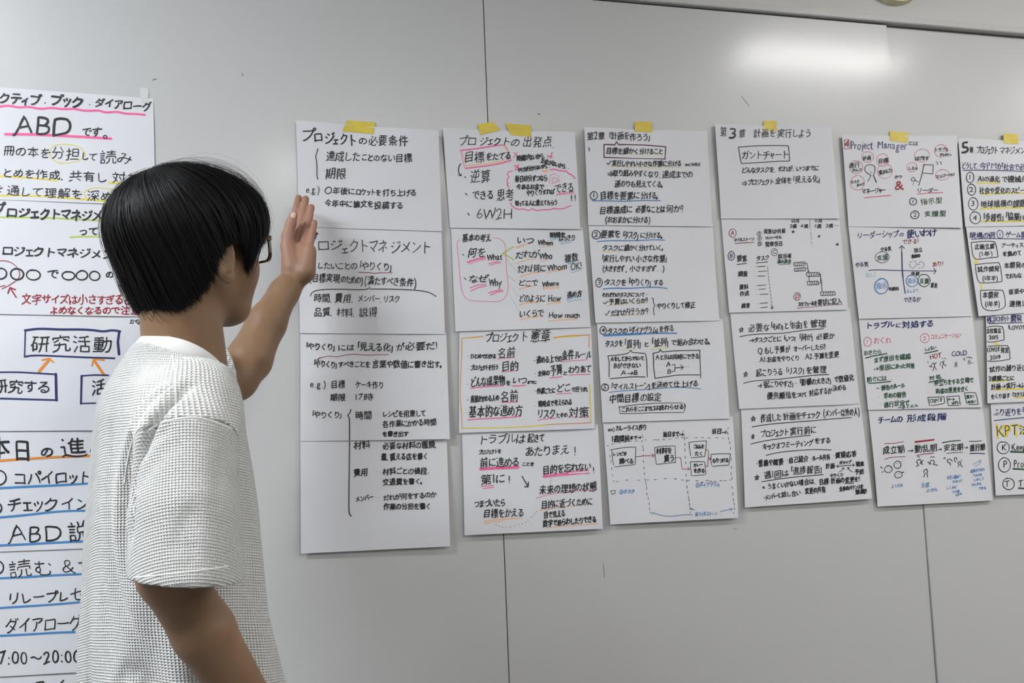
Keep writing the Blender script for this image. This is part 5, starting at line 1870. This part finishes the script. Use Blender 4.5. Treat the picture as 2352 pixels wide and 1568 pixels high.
hair, _ = field_obj('hair', fh, [m_hair], person, 3)
# locks
nL = NLOCK; seg = 11
whorl = nrm(HU*.95-HF*.42+HL*.05)
phi = rng.uniform(-math.pi, math.pi, nL); e1 = nrm(HF-whorl*whorl.dot(HF)); e2 = np.cross(whorl, e1)
# phi = 0 towards the brow, +pi/2 the left side, -pi/2 the right side
phid = np.degrees(phi)
endu = np.interp(phid, [-180, -150, -125, -105, -96, -84, -70, -58, -45, -30, 0, 30, 60, 84, 96, 105, 125, 150, 180],
                 [-.111, -.109, -.094, -.076, -.020, -.004, -.012, -.058, .000, .006, .010, .006, -.04, -.01, -.03, -.076, -.104, -.111, -.111])
endu = endu+rng.normal(0, .006, nL); short = rng.uniform(0, 1, nL)**2.2
start = rng.uniform(.02, .9, nL)**1.0
t_ = np.linspace(0, 1, seg); strands = np.zeros((nL, seg, 3)); wob = rng.normal(0, 1, (nL, 4))
off0 = rng.uniform(.0005, .0042, nL)+np.where(rng.random(nL) < .04, rng.uniform(0, .010, nL), 0)
# polar angle from the whorl at which each lock ends
def march(D):
    lo = np.full(len(D), .03); hi = np.full(len(D), .2)
    for _ in range(18):
        m = (lo+hi)/2; s_ = sd_hair(HC+D*m[:, None]) < 0; lo = np.where(s_, m, lo); hi = np.where(s_, hi, m)
    return lo
cutn = rng.normal(.003, .003, nL); th_end = np.zeros(nL); ths = np.linspace(.05, 2.75, 60); best = np.full(nL, 1.0)
dirs0 = e1*np.cos(phi)[:, None]+e2*np.sin(phi)[:, None]
done = np.zeros(nL, bool); th_end[:] = 2.7
for th in ths:
    D = whorl*math.cos(th)+dirs0*math.sin(th); r = march(D); u = (r[:, None]*D) @ HU; ct = cut_hair(HC+r[:, None]*D); hit = (~done) & ((u < endu) | ((ct > cutn) & (u < .002) & ((phid < -76) | (phid > 76)))); th_end[hit] = th; done |= hit
th0 = start*th_end*.72*(1-short*.0)
for j, tt in enumerate(t_):
    th = th0+(th_end-th0)*tt; ph = phi+.10*np.sin(tt*2.2+wob[:, 0])*(.4+.3*wob[:, 1])+.05*wob[:, 2]*tt+.18*tt*tt*(np.cos(phi) > .1)*np.sin(phi*2)
    D = whorl*np.cos(th)[:, None]+(e1*np.cos(ph)[:, None]+e2*np.sin(ph)[:, None])*np.sin(th)[:, None]
    r = march(D); o_ = off0*(np.sin(np.pi*min(tt*.5+.02, 1))**.5)+.0025*tt**3*wob[:, 3]+.001*tt
    strands[:, j] = HC+D*(r+o_)[:, None]
fly = rng.random(nL) < .05
lift = rng.uniform(.004, .020, nL)*fly
for j, tt in enumerate(t_): strands[:, j] += HU*(lift*math.sin(math.pi*tt))[:, None]+(strands[:, j]-HC)*(lift*1.2*tt*(1-tt))[:, None]
d_ = np.zeros_like(strands); d_[:, 1:-1] = strands[:, 2:]-strands[:, :-2]; d_[:, 0] = strands[:, 1]-strands[:, 0]; d_[:, -1] = strands[:, -1]-strands[:, -2]
d_ /= np.maximum(np.linalg.norm(d_, axis=2, keepdims=True), 1e-9); rad_ = strands-HC; rad_ /= np.linalg.norm(rad_, axis=2, keepdims=True)
sd_ = np.cross(d_, rad_); sd_ /= np.maximum(np.linalg.norm(sd_, axis=2, keepdims=True), 1e-9)
wd = (np.where(fly, .00026, rng.uniform(.0004, .0011, nL)))[:, None, None]*np.clip(np.sin(np.pi*(.12+.86*t_))**.7, .12, 1)[None, :, None]
nrm2 = np.cross(sd_, d_)
V = np.concatenate([strands+sd_*wd, strands-nrm2*wd*.5*np.sign((nrm2*rad_).sum(2, keepdims=True))*-1, strands-sd_*wd], axis=1).reshape(-1, 3)
base_ = (np.arange(nL)*3*seg)[:, None]; jj = np.arange(seg-1)[None, :]
A = (base_+jj).ravel(); q1 = np.stack([A, A+1, A+seg+1, A+seg], 1); q2 = np.stack([A+seg, A+seg+1, A+2*seg+1, A+2*seg], 1); Fq = np.vstack([q1, q2])
me = bpy.data.meshes.new('hair_locks'); me.vertices.add(len(V)); me.vertices.foreach_set('co', V.ravel()); me.loops.add(Fq.size); me.loops.foreach_set('vertex_index', Fq.ravel().astype(np.int32))
me.polygons.add(len(Fq)); me.polygons.foreach_set('loop_start', np.arange(0, Fq.size, 4, dtype=np.int32)); me.polygons.foreach_set('use_smooth', np.ones(len(Fq), bool)); me.materials.append(m_hair); me.update(calc_edges=True)
lk = bpy.data.objects.new('hair_locks', me); COL.objects.link(lk); lk.parent = hair; lk['kind'] = 'stuff'

# ---------------- glasses
gl = bpy.data.objects.new('eyeglasses', None); COL.objects.link(gl); gl.parent = person; gl.matrix_parent_inverse = Matrix.Translation(person.location).inverted(); tag(gl, 'brown tortoiseshell eyeglasses with clear lenses')
m_fr = vary(mat('tortoiseshell', (.06, .025, .012), .22), (.018, .009, .006), (.16, .055, .018), 90, 2, .12)
m_ln = mat('clear_lens', (1, 1, 1), .02); m_ln.node_tree.nodes['Principled BSDF'].inputs['Transmission Weight'].default_value = 1; m_ln.node_tree.nodes['Principled BSDF'].inputs['IOR'].default_value = 1.12
def rrect(w, h, r, n=7):
    pts = []
    for cx_, cy_, a0 in ((w/2-r, h/2-r, 0), (-w/2+r, h/2-r, 90), (-w/2+r, -h/2+r, 180), (w/2-r, -h/2+r, 270)):
        for k in range(n): a = math.radians(a0+90*k/(n-1)); pts.append((cx_+r*math.cos(a), cy_+r*math.sin(a)))
    return np.array(pts)
GW, GH = .052, .037
for s_ in (-1, 1):
    o_ = rrect(GW+.004, GH+.004, .012); i_ = rrect(GW-.003, GH-.004, .010); i_[:, 1] -= .0012
    V = []; n = len(o_); wrap = lambda l: -.0045*(abs(l)/.06)**2*1.6
    for dep in (.0022, -.0022):
        for arr in (o_, i_):
            for x_, y_ in arr: l = s_*.0335+x_; V.append(H(.107+dep+wrap(l), l, -.007+y_))
    Fc = []
    for k in range(n):
        k2 = (k+1) % n; Fc += [(k, k2, n+k2, n+k), (2*n+k2, 2*n+k, 3*n+k, 3*n+k2), (k, 2*n+k, 2*n+k2, k2), (n+k2, 3*n+k2, 3*n+k, n+k)]
    mesh_np('rim', V, Fc, m_fr, gl)
    V = [H(.107+dep+wrap(s_*.0335+x_), s_*.0335+x_, -.007+y_) for dep in (.0007, -.0007) for x_, y_ in i_]
    mesh_np('lens', V, [tuple(range(n)), tuple(range(2*n-1, n-1, -1))]+[(k, n+k, n+(k+1) % n, (k+1) % n) for k in range(n)], m_ln, gl)
    pth = [H(.102, s_*.0625, .006), H(.094, s_*.0690, .005), H(.05, s_*.0745, -.001), H(.005, s_*.0775, -.004), H(-.012, s_*.079, -.014), H(-.022, s_*.079, -.034)]
    V = []; Fc = []
    for k, p in enumerate(pth):
        hh_ = .0032 if k < 4 else .0024
        for a, b in ((1, 1), (1, -1), (-1, -1), (-1, 1)): V.append(p+HL*.0014*a+HU*hh_*b)
    for k in range(len(pth)-1):
        for j in range(4): Fc.append((k*4+j, k*4+(j+1) % 4, k*4+4+(j+1) % 4, k*4+4+j))
    Fc += [(3, 2, 1, 0), tuple(range(len(V)-4, len(V)))]
    mesh_np('temple', V, Fc, m_fr, gl)
V = []; Fc = []
for k, l in enumerate(np.linspace(-.009, .009, 7)):
    for a, b in ((1, 1), (1, -1), (-1, -1), (-1, 1)): V.append(H(.109+.0016*a, l, -.001+.0022*b+.003*math.cos(l/.009*1.4)))
for k in range(6):
    for j in range(4): Fc.append((k*4+j, k*4+(j+1) % 4, k*4+4+(j+1) % 4, k*4+4+j))
Fc += [(3, 2, 1, 0), (24, 25, 26, 27)]; mesh_np('bridge', V, Fc, m_fr, gl)
